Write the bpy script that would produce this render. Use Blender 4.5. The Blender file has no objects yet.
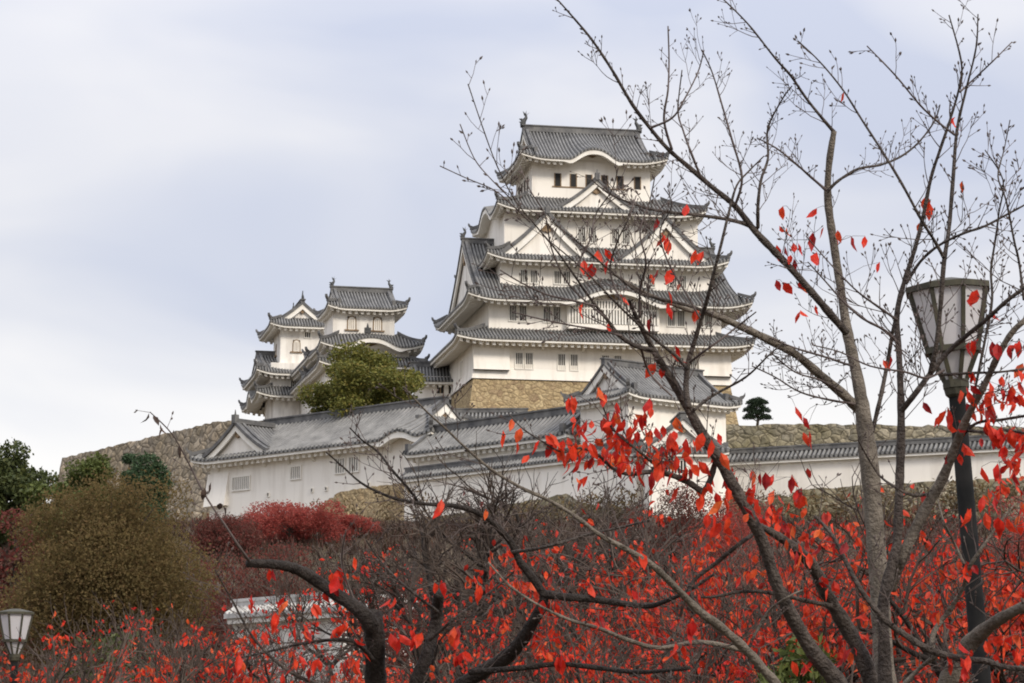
import bpy, math, random
from mathutils import Vector, Matrix, noise

R = math.radians
SC = bpy.context.scene
COL = SC.collection

# ------------------------------------------------------------------ camera
PITCH = 9.5
FPX = 2400.0
cd = bpy.data.cameras.new("Camera")
cam = bpy.data.objects.new("Camera", cd)
COL.objects.link(cam)
cam.location = (0, 0, 1.6)
cam.rotation_euler = (R(90 + PITCH), 0, 0)
cd.sensor_width = 36.0
cd.lens = 36.0 * FPX / 1024.0
cd.clip_end = 9000
SC.camera = cam

# ------------------------------------------------------------------ sky, sun, exposure
SUN_AZ, SUN_EL = 38.0, 36.0          # degrees: to the right behind the camera
w = bpy.data.worlds.new("World")
SC.world = w
w.use_nodes = True
nt = w.node_tree
nt.nodes.clear()
def N(t, **kw):
    n = nt.nodes.new(t)
    for k, v in kw.items(): setattr(n, k, v)
    return n
def wl(a, b): nt.links.new(a, b)
out = N('ShaderNodeOutputWorld'); bg = N('ShaderNodeBackground')
bg.inputs[1].default_value = 0.1
wl(bg.outputs[0], out.inputs[0])
sky = N('ShaderNodeTexSky', sky_type='NISHITA', sun_disc=False)
sky.sun_elevation = R(SUN_EL)
sky.sun_rotation = R(180 - SUN_AZ)
tc = N('ShaderNodeTexCoord')
sep = N('ShaderNodeSeparateXYZ'); wl(tc.outputs['Generated'], sep.inputs[0])
mp = N('ShaderNodeMapping'); mp.inputs['Scale'].default_value = (1.0, 1.0, 2.4)
wl(tc.outputs['Generated'], mp.inputs[0])
ns = N('ShaderNodeTexNoise'); ns.inputs['Scale'].default_value = 5.2
ns.inputs['Detail'].default_value = 4.0; ns.inputs['Roughness'].default_value = 0.42
ns.inputs['Distortion'].default_value = 0.5
mp.inputs['Location'].default_value = (0.9, 0.0, 0.12)
wl(mp.outputs[0], ns.inputs['Vector'])
cr = N('ShaderNodeValToRGB')
cr.color_ramp.elements[0].position = 0.37; cr.color_ramp.elements[0].color = (0.605, 0.640, 0.765, 1)
cr.color_ramp.elements[1].position = 0.62; cr.color_ramp.elements[1].color = (0.83, 0.825, 0.86, 1)
wl(ns.outputs['Fac'], cr.inputs[0])
# brighter break of cloud low over the horizon, heavier and brighter cloud overhead
lo = N('ShaderNodeMapRange', interpolation_type='SMOOTHSTEP')
lo.inputs['From Min'].default_value = 0.108; lo.inputs['From Max'].default_value = 0.187
lo.inputs['To Min'].default_value = 1.0; lo.inputs['To Max'].default_value = 0.0
nz = N('ShaderNodeMath', operation='MULTIPLY_ADD'); nz.inputs[1].default_value = -0.09
wl(ns.outputs['Fac'], nz.inputs[0]); wl(sep.outputs['Z'], nz.inputs[2])
ad = N('ShaderNodeMath', operation='ADD'); ad.inputs[1].default_value = 0.045
wl(nz.outputs[0], ad.inputs[0]); wl(ad.outputs[0], lo.inputs['Value'])
m1 = N('ShaderNodeMix', data_type='RGBA'); wl(lo.outputs[0], m1.inputs['Factor'])
wl(cr.outputs[0], m1.inputs['A']); m1.inputs['B'].default_value = (1.02, 0.99, 0.97, 1)
hi = N('ShaderNodeMapRange', interpolation_type='SMOOTHSTEP')
hi.inputs['From Min'].default_value = 0.17; hi.inputs['From Max'].default_value = 0.85
hi.inputs['To Min'].default_value = 5.7; hi.inputs['To Max'].default_value = 12.5
wl(sep.outputs['Z'], hi.inputs['Value'])
vm = N('ShaderNodeVectorMath', operation='SCALE'); wl(m1.outputs['Result'], vm.inputs[0]); wl(hi.outputs[0], vm.inputs['Scale'])
m2 = N('ShaderNodeMix', data_type='RGBA'); m2.inputs['Factor'].default_value = 0.93
wl(sky.outputs[0], m2.inputs['A']); wl(vm.outputs[0], m2.inputs['B'])
wl(m2.outputs['Result'], bg.inputs[0])

sl = bpy.data.lights.new("Sun", 'SUN')
sl.energy = 1.5; sl.angle = R(14); sl.color = (1.0, 0.915, 0.80)
so = bpy.data.objects.new("Sun", sl); COL.objects.link(so)
so.rotation_euler = (R(90 - SUN_EL), 0, R(SUN_AZ))
so.location = (60, -60, 80)

vs = SC.view_settings
SC.display_settings.display_device = 'sRGB'
vs.view_transform = 'Standard'; vs.look = 'None'; vs.exposure = 0.82; vs.gamma = 1.0
vs.use_curve_mapping = False
SC.cycles.filter_width = 1.9

# ------------------------------------------------------------------ helpers
CP, SP = math.cos(R(PITCH)), math.sin(R(PITCH))
CAM = Vector((0, 0, 1.6))
def at(px, py, Y):
    "the point of the place that the photograph shows at (px, py), Y metres away"
    r = (px - 512) / FPX; u = (341.5 - py) / FPX
    d = Vector((r, CP - u * SP, SP + u * CP))
    return CAM + d * (Y / d.y)

def tag(o, label=None, cat=None, group=None, kind=None):
    if label: o['label'] = label
    if cat: o['category'] = cat
    if group: o['group'] = group
    if kind or cat: o['kind'] = kind or 'thing'
    return o
def empty(name, loc=(0, 0, 0), rz=0.0):
    o = bpy.data.objects.new(name, None); COL.objects.link(o)
    o.empty_display_size = 0.3
    o.location = loc; o.rotation_euler = (0, 0, R(rz))
    return o

class MB:
    def __init__(s): s.v = []; s.f = []; s.m = []
    def vert(s, p): s.v.append((p[0], p[1], p[2])); return len(s.v) - 1
    def face(s, ids, m=0): s.f.append(tuple(ids)); s.m.append(m)
    def poly(s, pts, m=0): s.face([s.vert(p) for p in pts], m)
    def grid(s, rows, m=0, mcol=None):
        ids = [[s.vert(p) for p in r] for r in rows]
        for i in range(len(ids) - 1):
            a, b = ids[i], ids[i + 1]
            mm = mcol(i) if mcol else m
            for j in range(len(a) - 1):
                s.face((a[j], a[j + 1], b[j + 1], b[j]), mm)
    def box(s, x0, x1, y0, y1, z0, z1, m=0):
        c = [s.vert(p) for p in ((x0,y0,z0),(x1,y0,z0),(x1,y1,z0),(x0,y1,z0),(x0,y0,z1),(x1,y0,z1),(x1,y1,z1),(x0,y1,z1))]
        for q in ((0,3,2,1),(4,5,6,7),(0,1,5,4),(1,2,6,5),(2,3,7,6),(3,0,4,7)): s.face([c[i] for i in q], m)
    def hull(s, low, up, m=0, caps=True):
        "prism between two equal rings"
        a = [s.vert(p) for p in low]; b = [s.vert(p) for p in up]; n = len(a)
        for i in range(n): s.face((a[i], a[(i+1) % n], b[(i+1) % n], b[i]), m)
        if caps: s.face(a[::-1], m); s.face(b, m)
    def beam(s, pts, wd, ht, m=0, m_side=None):
        "rectangular bar swept along pts, standing on them"
        pts = [Vector(p) for p in pts]; rings = []
        for i, p in enumerate(pts):
            t = (pts[min(i + 1, len(pts) - 1)] - pts[max(i - 1, 0)])
            sd = t.cross(Vector((0, 0, 1)))
            sd = sd.normalized() * wd / 2 if sd.length > 1e-6 else Vector((wd / 2, 0, 0))
            z = Vector((0, 0, ht))
            rings.append([s.vert(q) for q in (p - sd, p + sd, p + sd + z, p - sd + z)])
        for i in range(len(rings) - 1):
            a, b = rings[i], rings[i + 1]
            for k in range(4):
                s.face((a[k], a[(k+1) % 4], b[(k+1) % 4], b[k]), m if (k in (0, 2) or m_side is None) else m_side)
        s.face(rings[0][::-1], m); s.face(rings[-1], m)
    def tube(s, pts, rad, n=6, m=0, cap=True):
        pts = [Vector(p) for p in pts]; rings = []
        ref = None
        for i, p in enumerate(pts):
            t = pts[min(i + 1, len(pts) - 1)] - pts[max(i - 1, 0)]
            if t.length < 1e-9: t = Vector((0, 0, 1))
            t.normalize()
            if ref is None:
                ref = t.orthogonal().normalized()
            else:
                ref = ref - t * ref.dot(t)
                ref = ref.normalized() if ref.length > 1e-6 else t.orthogonal().normalized()
            bb = t.cross(ref)
            r = rad[i] if isinstance(rad, (list, tuple)) else rad
            rings.append([s.vert(p + (ref * math.cos(2*math.pi*k/n) + bb * math.sin(2*math.pi*k/n)) * r) for k in range(n)])
        for i in range(len(rings) - 1):
            a, b = rings[i], rings[i + 1]
            for k in range(n): s.face((a[k], a[(k+1) % n], b[(k+1) % n], b[k]), m)
        if cap:
            s.face(rings[0][::-1], m); s.face(rings[-1], m)
    def build(s, name, mats, parent=None, smooth=False):
        me = bpy.data.meshes.new(name)
        me.from_pydata(s.v, [], s.f)
        if not isinstance(mats, (list, tuple)): mats = [mats]
        for mm in mats: me.materials.append(mm)
        me.polygons.foreach_set('material_index', s.m)
        if smooth: me.polygons.foreach_set('use_smooth', [True] * len(s.f))
        me.update()
        o = bpy.data.objects.new(name, me); COL.objects.link(o)
        if parent: o.parent = parent
        return o

# ------------------------------------------------------------------ materials
def mat(name, col, rough=0.85, spec=0.25):
    m = bpy.data.materials.new(name); m.use_nodes = True
    b = m.node_tree.nodes['Principled BSDF']
    b.inputs['Base Color'].default_value = (*col, 1)
    b.inputs['Roughness'].default_value = rough
    b.inputs['Specular IOR Level'].default_value = spec
    return m
def nd(m, t, **kw):
    n = m.node_tree.nodes.new(t)
    for k, v in kw.items(): setattr(n, k, v)
    return n
def lk(m, a, b): m.node_tree.links.new(a, b)
def noisy(name, c1, c2, scale=1.0, detail=5.0, rough=0.85, lo_=0.35, hi_=0.65, bump=0.0, bscale=None, stretch=(1,1,1), c3=None, coord='Object', spec=0.25):
    m = mat(name, c1, rough, spec)
    b = m.node_tree.nodes['Principled BSDF']
    t = nd(m, 'ShaderNodeTexCoord'); mpn = nd(m, 'ShaderNodeMapping'); mpn.inputs['Scale'].default_value = stretch
    lk(m, t.outputs[coord], mpn.inputs[0])
    n = nd(m, 'ShaderNodeTexNoise'); n.inputs['Scale'].default_value = scale; n.inputs['Detail'].default_value = detail
    n.inputs['Roughness'].default_value = 0.6
    lk(m, mpn.outputs[0], n.inputs['Vector'])
    r = nd(m, 'ShaderNodeValToRGB')
    r.color_ramp.elements[0].position = lo_; r.color_ramp.elements[0].color = (*c1, 1)
    r.color_ramp.elements[1].position = hi_; r.color_ramp.elements[1].color = (*c2, 1)
    if c3:
        e = r.color_ramp.elements.new((lo_ + hi_) / 2); e.color = (*c3, 1)
    lk(m, n.outputs['Fac'], r.inputs[0]); lk(m, r.outputs[0], b.inputs['Base Color'])
    if bump:
        n2 = nd(m, 'ShaderNodeTexNoise'); n2.inputs['Scale'].default_value = bscale or scale * 4; n2.inputs['Detail'].default_value = 4
        lk(m, mpn.outputs[0], n2.inputs['Vector'])
        bp = nd(m, 'ShaderNodeBump'); bp.inputs['Strength'].default_value = bump; bp.inputs['Distance'].default_value = 0.1
        lk(m, n2.outputs['Fac'], bp.inputs['Height']); lk(m, bp.outputs[0], b.inputs['Normal'])
    return m
def stone_mat(name, cols, scale=0.9, joint=(0.07, 0.055, 0.04), green=0.0, gcol=(0.10, 0.10, 0.05)):
    m = mat(name, cols[0], 0.95, 0.15)
    b = m.node_tree.nodes['Principled BSDF']
    t = nd(m, 'ShaderNodeTexCoord')
    dn = nd(m, 'ShaderNodeTexNoise'); dn.inputs['Scale'].default_value = scale * 0.8; dn.inputs['Detail'].default_value = 3
    lk(m, t.outputs['Object'], dn.inputs['Vector'])
    mx = nd(m, 'ShaderNodeMix', data_type='RGBA', blend_type='ADD'); mx.inputs['Factor'].default_value = 0.55
    lk(m, t.outputs['Object'], mx.inputs['A']); lk(m, dn.outputs['Color'], mx.inputs['B'])
    mpn = nd(m, 'ShaderNodeMapping'); mpn.inputs['Scale'].default_value = (1, 1, 1.35)
    lk(m, mx.outputs['Result'], mpn.inputs[0])
    v1 = nd(m, 'ShaderNodeTexVoronoi', feature='F1'); v1.inputs['Scale'].default_value = scale
    v2 = nd(m, 'ShaderNodeTexVoronoi', feature='DISTANCE_TO_EDGE'); v2.inputs['Scale'].default_value = scale
    lk(m, mpn.outputs[0], v1.inputs['Vector']); lk(m, mpn.outputs[0], v2.inputs['Vector'])
    sx = nd(m, 'ShaderNodeSeparateColor'); lk(m, v1.outputs['Color'], sx.inputs[0])
    r = nd(m, 'ShaderNodeValToRGB'); els = r.color_ramp.elements
    els[0].position = 0.0; els[0].color = (*cols[0], 1); els[1].position = 1.0; els[1].color = (*cols[-1], 1)
    for i, c in enumerate(cols[1:-1]):
        e = els.new((i + 1) / (len(cols) - 1)); e.color = (*c, 1)
    lk(m, sx.outputs[0], r.inputs[0])
    fn = nd(m, 'ShaderNodeTexNoise'); fn.inputs['Scale'].default_value = scale * 3; fn.inputs['Detail'].default_value = 6
    lk(m, t.outputs['Object'], fn.inputs['Vector'])
    fr = nd(m, 'ShaderNodeMapRange'); fr.inputs['From Min'].default_value = 0.3; fr.inputs['From Max'].default_value = 0.7
    fr.inputs['To Min'].default_value = 0.6; fr.inputs['To Max'].default_value = 1.25
    lk(m, fn.outputs['Fac'], fr.inputs['Value'])
    sc = nd(m, 'ShaderNodeVectorMath', operation='SCALE'); lk(m, r.outputs[0], sc.inputs[0]); lk(m, fr.outputs[0], sc.inputs['Scale'])
    last = sc.outputs[0]
    if green:
        gn = nd(m, 'ShaderNodeTexNoise'); gn.inputs['Scale'].default_value = 0.22; gn.inputs['Detail'].default_value = 5
        lk(m, t.outputs['Object'], gn.inputs['Vector'])
        gr = nd(m, 'ShaderNodeMapRange'); gr.inputs['From Min'].default_value = 0.42; gr.inputs['From Max'].default_value = 0.68
        gr.inputs['To Max'].default_value = green
        lk(m, gn.outputs['Fac'], gr.inputs['Value'])
        gm = nd(m, 'ShaderNodeMix', data_type='RGBA'); lk(m, gr.outputs[0], gm.inputs['Factor'])
        lk(m, last, gm.inputs['A']); gm.inputs['B'].default_value = (*gcol, 1); last = gm.outputs['Result']
    er = nd(m, 'ShaderNodeMapRange'); er.inputs['From Min'].default_value = 0.0; er.inputs['From Max'].default_value = 0.055
    lk(m, v2.outputs['Distance'], er.inputs['Value'])
    jm = nd(m, 'ShaderNodeMix', data_type='RGBA'); lk(m, er.outputs[0], jm.inputs['Factor'])
    jm.inputs['A'].default_value = (*joint, 1); lk(m, last, jm.inputs['B'])
    lk(m, jm.outputs['Result'], b.inputs['Base Color'])
    er2 = nd(m, 'ShaderNodeMapRange'); er2.inputs['From Max'].default_value = 0.2; lk(m, v2.outputs['Distance'], er2.inputs['Value'])
    bp = nd(m, 'ShaderNodeBump'); bp.inputs['Strength'].default_value = 0.6; bp.inputs['Distance'].default_value = 0.15
    lk(m, er2.outputs[0], bp.inputs['Height']); lk(m, bp.outputs[0], b.inputs['Normal'])
    return m
def leaf_mat(name, cols, rough=0.6, trans=0.35, spec=0.25, mott=22.0):
    "leaves: each leaf takes its own colour from the ramp"
    m = mat(name, cols[0], rough, spec)
    b = m.node_tree.nodes['Principled BSDF']
    g = nd(m, 'ShaderNodeNewGeometry')
    r = nd(m, 'ShaderNodeValToRGB'); els = r.color_ramp.elements
    els[0].position = 0.0; els[0].color = (*cols[0], 1); els[1].position = 1.0; els[1].color = (*cols[-1], 1)
    for i, c in enumerate(cols[1:-1]):
        e = els.new((i + 1) / (len(cols) - 1)); e.color = (*c, 1)
    lk(m, g.outputs['Random Per Island'], r.inputs[0])
    t = nd(m, 'ShaderNodeTexCoord'); n = nd(m, 'ShaderNodeTexNoise'); n.inputs['Scale'].default_value = mott; n.inputs['Detail'].default_value = 4
    lk(m, t.outputs['Object'], n.inputs['Vector'])
    q = nd(m, 'ShaderNodeMapRange'); q.inputs['From Min'].default_value = 0.3; q.inputs['From Max'].default_value = 0.7
    q.inputs['To Min'].default_value = 0.68; q.inputs['To Max'].default_value = 1.22; lk(m, n.outputs['Fac'], q.inputs['Value'])
    sc = nd(m, 'ShaderNodeVectorMath', operation='SCALE'); lk(m, r.outputs[0], sc.inputs[0]); lk(m, q.outputs[0], sc.inputs['Scale'])
    r = sc
    lk(m, r.outputs[0], b.inputs['Base Color'])
    if trans:
        tr = nd(m, 'ShaderNodeBsdfTranslucent'); lk(m, r.outputs[0], tr.inputs[0])
        ms = nd(m, 'ShaderNodeMixShader'); ms.inputs[0].default_value = trans
        o = m.node_tree.nodes['Material Output']
        lk(m, b.outputs[0], ms.inputs[1]); lk(m, tr.outputs[0], ms.inputs[2]); lk(m, ms.outputs[0], o.inputs['Surface'])
    return m

M = {}
M['plaster'] = noisy('white_plaster', (0.70, 0.65, 0.57), (0.86, 0.815, 0.735), 0.8, 8, 0.9, 0.28, 0.52, bump=0.08, bscale=3, stretch=(1, 1, 0.14))
M['plaster_old'] = noisy('weathered_plaster', (0.55, 0.51, 0.455), (0.82, 0.785, 0.72), 0.9, 8, 0.9, 0.3, 0.58, bump=0.08, bscale=3, stretch=(1, 1, 0.16))
M['eave'] = noisy('eave_plaster', (0.74, 0.70, 0.62), (0.85, 0.82, 0.75), 0.8, 6, 0.9)
M['cover'] = noisy('round_tile', (0.125, 0.123, 0.118), (0.27, 0.264, 0.25), 0.7, 8, 0.6, 0.3, 0.7, bump=0.1, bscale=5)
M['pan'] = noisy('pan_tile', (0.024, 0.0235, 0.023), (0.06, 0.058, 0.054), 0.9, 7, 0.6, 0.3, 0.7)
M['ridge'] = noisy('ridge_tile', (0.07, 0.07, 0.073), (0.18, 0.175, 0.165), 1.1, 7, 0.65, 0.3, 0.7, bump=0.2, bscale=4)
M['dark'] = mat('window_dark', (0.018, 0.017, 0.016), 0.6)
M['bronze'] = noisy('ornament_tile', (0.035, 0.037, 0.038), (0.09, 0.09, 0.085), 3, 4, 0.55)
M['wood'] = noisy('weathered_wood', (0.16, 0.105, 0.06), (0.33, 0.24, 0.15), 2, 5, 0.8)
M['stone_keep'] = stone_mat('keep_stone', [(0.34, 0.25, 0.14), (0.42, 0.32, 0.18), (0.37, 0.28, 0.16), (0.46, 0.36, 0.21), (0.28, 0.20, 0.12)], 1.25, (0.24, 0.175, 0.10))
M['stone_old'] = stone_mat('old_stone', [(0.20, 0.17, 0.12), (0.30, 0.26, 0.18), (0.15, 0.135, 0.105), (0.36, 0.31, 0.22), (0.22, 0.20, 0.16)], 1.15, (0.07, 0.058, 0.04), 0.6, (0.15, 0.13, 0.06))
M['stone_far'] = stone_mat('far_stone', [(0.26, 0.215, 0.155), (0.34, 0.275, 0.195), (0.21, 0.18, 0.14), (0.40, 0.33, 0.24)], 0.75, (0.085, 0.07, 0.05), 0.4, (0.15, 0.115, 0.055))
# ------------------------------------------------------------------ castle roofs
SIDES = {'F': ((1, 0), (0, -1)), 'B': ((-1, 0), (0, 1)), 'R': ((0, 1), (1, 0)), 'L': ((0, -1), (-1, 0))}
def prof(t): return 0.70 * t + 0.30 * t * t
def kcurve(x):
    x = abs(x)
    return 0.0 if x >= 1 else 0.5 + 0.5 * math.cos(math.pi * x ** 1.25)

class Roof:
    """hipped skirt or hip-and-gable roof in its building's own axes (x along the front, y to the back).
    U, V half sizes at the eave; W how far the slope runs in; wg where the gables of a hip-and-gable roof cut the ends."""
    def __init__(s, cx, cy, U, V, z0, H, W, wg=None, lift=0.6, lr=4.0, sp=0.42, kara=None, wall_in=2.0, rh=0.45, sides='FBLR', bays=0.78, orn=1.0):
        s.cx, s.cy, s.U, s.V, s.z0, s.H, s.W, s.wg = cx, cy, U, V, z0, H, W, wg
        s.lift, s.lr, s.sp, s.kara, s.wi, s.rh, s.sides, s.bays, s.orn = lift, lr, sp, kara or {}, wall_in, rh, sides, bays, orn
    def half(s, side): return (s.U, s.V) if side in 'FB' else (s.V, s.U)
    def pt(s, side, a, r, z):
        e, n = SIDES[side]
        return (s.cx + e[0]*a + n[0]*r, s.cy + e[1]*a + n[1]*r, z)
    def z(s, side, a, wd):
        L, No = s.half(side)
        q = max(0.0, (L - wd) - abs(a))
        t = max(0.0, min(1.0, wd / s.W))
        lf = s.lift * max(0.0, 1 - q / s.lr) ** 2 * (1 - t) ** 1.5
        k = 0.0
        for (uc, hw, amp) in s.kara.get(side, []):
            k += amp * kcurve((a - uc) / hw) * max(0.0, 1 - t * 1.0) ** 0.8
        return s.z0 + s.H * prof(t) + lf + k
    def wmax(s, side, a):
        L, No = s.half(side)
        lim = max(0.0, L - abs(a))
        if s.wg is None: return min(s.W, lim)
        if side in 'FB':
            return s.W if abs(a) <= L - s.wg else lim
        return min(s.wg + 0.5, lim)
    def cols(s, side):
        L, No = s.half(side)
        n = max(4, int(round(2 * L / s.sp))); sp = 2 * L / n
        o = []
        for i in range(n):
            c = -L + sp * (i + 0.5)
            for k, (f, h) in enumerate(((-0.5, 0), (-0.27, 0.0), (-0.14, 0.27 * s.sp), (0.14, 0.27 * s.sp), (0.27, 0.0))):
                o.append((c + f * sp, h, 1 if k in (1, 2, 3) else 0))
        o.append((L, 0, 0))
        return o
    def tiles(s, mb):
        nW = 7
        for side in s.sides:
            L, No = s.half(side); cs = s.cols(side); cut = L - (s.wg or 0)
            rows, mm = [], []
            for (a, h, m) in cs:
                wm = s.wmax(side, a)
                rows.append([s.pt(side, a, No, s.z(side, a, 0) - 0.20)] +
                            [s.pt(side, a, No - wm*j/nW, s.z(side, a, wm*j/nW) + h) for j in range(nW + 1)])
                mm.append((a, m, wm))
            seg = [0]
            for i in range(1, len(rows)):
                if abs(mm[i][2] - mm[i-1][2]) > 1.2 and s.wg is not None and side in 'FB':
                    mb.grid(rows[seg[-1]:i], mcol=lambda k, b=seg[-1]: mm[b + k][1]); seg.append(i)
            mb.grid(rows[seg[-1]:], mcol=lambda k, b=seg[-1]: mm[b + k][1])
    def eaves(s, mb):
        for side in s.sides:
            L, No = s.half(side); Lf = L - 0.12
            n = max(4, int(round(2 * Lf / s.bays))); sp = 2 * Lf / n
            cs = []
            for i in range(n):
                a0 = -Lf + sp * i
                for f, d in ((0.0, 0.0), (0.46, 0.0), (0.5, 0.42), (0.96, 0.42)): cs.append((a0 + f * sp, d))
            cs.append((Lf, 0.0))
            fas, sof = [], []
            for a, d in cs:
                zt = s.z(side, a, 0.12)
                kk = 0.0
                for (uc, hw, amp) in s.kara.get(side, []):
                    if abs(a - uc) < hw * 1.15: kk = 0.28 * min(1, (1.15 - abs(a - uc) / hw) * 4)
                fas.append([s.pt(side, a, No - 0.10, zt - 0.16), s.pt(side, a, No - 0.10, zt - 0.50 - kk), s.pt(side, a, No - 0.5, zt - 0.50 - kk)])
                wm = min(s.wi + 0.3, max(0.02, L - 0.02 - abs(a)))
                rr = [s.pt(side, a, No - 0.5, zt - 0.50 - kk)] if wm > 0.55 else []
                row = []
                for j in range(5):
                    wj = 0.5 + (max(wm, 0.52) - 0.5) * j / 4
                    zz = min(zt - 0.54 - kk - (0.0 if kk else d) , 1e9) + (s.z(side, a, wj) - s.z(side, a, 0.12)) * 0.55
                    row.append(s.pt(side, a, No - wj, zz))
                sof.append([s.pt(side, a, No - 0.5, zt - 0.50 - kk)] + row)
            mb.grid(fas); mb.grid(sof)
    def ridges(s):
        "one bar for each hip, the top ridge, and the descending ridges at the gable edges"
        o = []
        for sx in (-1, 1):
            for sy in (-1, 1):
                we = s.wg if s.wg is not None else s.W
                if we < 0.5: continue
                mb = MB(); pts = []
                for j in range(9):
                    t = we * j / 8
                    pts.append((s.cx + sx*(s.U - t), s.cy + sy*(s.V - t), s.z('F', s.U - t, t) + 0.05))
                mb.beam(pts, 0.34, 0.36)
                p = Vector(pts[0]); d = Vector((sx, sy, 0)).normalized(); k = s.orn
                mb.beam([p - d*0.30*k + Vector((0,0,.22*k)), p + d*0.10*k + Vector((0,0,0.34*k)), p + d*0.28*k + Vector((0,0,0.62*k))], 0.36*k, 0.30*k)
                o.append(('hip_ridge', mb))
        if s.wg is not None:
            ug = s.U - s.wg
            z = s.z0 + s.H
            mb = MB()
            mb.beam([(s.cx - ug - 0.1, s.cy, z - 0.1), (s.cx + ug + 0.1, s.cy, z - 0.1)], min(0.55, s.V*.5), s.rh + 0.1)
            mb.beam([(s.cx - ug - 0.2, s.cy, z + s.rh), (s.cx + ug + 0.2, s.cy, z + s.rh)], min(0.75, s.V*.6), 0.14)
            o.append(('ridge', mb))
            if s.V > 2:
              for sx in (-1, 1):
                for sy in (-1, 1):
                    mb = MB(); pts = []
                    for j in range(9):
                        wd = s.wg * 0.75 + (s.W - 0.15 - s.wg * 0.75) * j / 8
                        pts.append((s.cx + sx*(ug - 0.42), s.cy + sy*(s.V - wd), s.z0 + s.H*prof(wd/s.W) + 0.05))
                    mb.beam(pts, 0.36, 0.42)
                    k = 0.6 + 0.4 * s.orn
                    mb.box(pts[0][0]-.22*k, pts[0][0]+.22*k, pts[0][1]-.2*k, pts[0][1]+.2*k, pts[0][2] + .01, pts[0][2]+0.7*k)
                    o.append(('gable_ridge', mb))
        return o
    def gable(s, mb, sx):
        "white plastered gable wall, bargeboards and pendant at one end (materials: plaster, eave, tile, wood)"
        ug = s.U - s.wg; x = s.cx + sx*(ug - 0.45)
        top = []
        for j in range(9):
            wd = s.wg + (s.W - s.wg) * j / 8
            top.append((s.V - wd, s.z0 + s.H*prof(wd/s.W) - 0.12))
        zb = s.z0 + s.H*prof(s.wg/s.W) - 0.3
        for sy in (-1, 1):
            mb.grid([[(x, s.cy + sy*v, zb), (x, s.cy + sy*v, z)] for v, z in top])
            bt = [(s.V - wd, s.z0 + s.H*prof(wd/s.W)) for wd in [s.wg*0.82 + (s.W - s.wg*0.82) * j / 8 for j in range(9)]]
            hh = min(0.9, 0.14 * s.H + 0.25)
            xo, xi = s.cx + sx*(ug - 0.02), s.cx + sx*(ug - 0.26)
            mb.grid([[(xi, s.cy + sy*v, z - 0.1 - hh), (xo, s.cy + sy*v, z - 0.1 - hh), (xo, s.cy + sy*v, z - 0.09), (xi, s.cy + sy*v, z - 0.09)] for v, z in bt], 1)
            mb.beam([(s.cx + sx*(ug - 0.02), s.cy + sy*v, z - 0.08) for v, z in bt], 0.30, 0.26, 2)
        zt = s.z0 + s.H
        hh = min(0.9, 0.14 * s.H + 0.25)
        gy = 0.16 * s.H
        mb.hull([(x + sx*0.1, s.cy - gy*.5, zt - hh - gy*0.9), (x + sx*0.1, s.cy, zt - hh - gy*1.4), (x + sx*0.1, s.cy + gy*.5, zt - hh - gy*0.9), (x + sx*0.1, s.cy, zt - hh)],
                [(x + sx*0.3, s.cy - gy*.5, zt - hh - gy*0.9), (x + sx*0.3, s.cy, zt - hh - gy*1.4), (x + sx*0.3, s.cy + gy*.5, zt - hh - gy*0.9), (x + sx*0.3, s.cy, zt - hh)], 3)
    def ornament(s, mb, sx, h):
        "fish-shaped ridge-end tile with raised tail"
        ug = s.U - s.wg; x0 = s.cx + sx*(ug - 0.35); z0 = s.z0 + s.H + s.rh * 0.7
        path = [(0.10, 0.0, .30), (0.12, 0.22, .30), (0.05, 0.45, .25), (-0.10, 0.66, .17), (-0.10, 0.82, .11), (0.02, 0.95, .06)]
        mb.tube([(x0 + sx*(0.15 + p[0]*h), s.cy, z0 + p[1]*h) for p in path], [p[2]*h*0.62 for p in path], 6)
        for (dx, dz) in ((-0.34, 1.0), (0.12, 1.08), (-0.12, 1.14)):
            b = Vector((x0 + sx*(0.15 - 0.04*h), s.cy, z0 + 0.82*h)); t = Vector((x0 + sx*(0.15 + dx*h), s.cy, z0 + dz*h))
            q = Vector((0, 0.05, 0)); r = Vector((0.06*h, 0, 0.06*h))
            mb.hull([b - r - q, b + r - q, t - q], [b - r + q, b + r + q, t + q])
        for dz in (0.3, 0.5):
            mb.hull([(x0 + sx*(0.15+.20*h), s.cy-.04, z0+dz*h-.12*h), (x0 + sx*(0.15+.38*h), s.cy-.04, z0+dz*h+.06*h), (x0 + sx*(0.15+.16*h), s.cy-.04, z0+dz*h+.10*h)],
                    [(x0 + sx*(0.15+.20*h), s.cy+.04, z0+dz*h-.12*h), (x0 + sx*(0.15+.38*h), s.cy+.04, z0+dz*h+.06*h), (x0 + sx*(0.15+.16*h), s.cy+.04, z0+dz*h+.10*h)])
    def build(s, root, ornaments=0.0, sides_gable=(-1, 1)):
        t = MB(); s.tiles(t); to = t.build('roof', [M['pan'], M['cover']], root)
        e = MB(); s.eaves(e); e.build('eaves', M['eave'], to)
        for nm, r in s.ridges(): r.build(nm, M['ridge'], to)
        if s.wg is not None:
            for sx in sides_gable:
                g = MB(); s.gable(g, sx); g.build('gable', [M['plaster_old'], M['eave'], M['ridge'], M['wood']], to)
                if ornaments:
                    q = MB(); s.ornament(q, sx, ornaments); q.build('ridge_ornament', M['bronze'], to, True)
        return to

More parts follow.
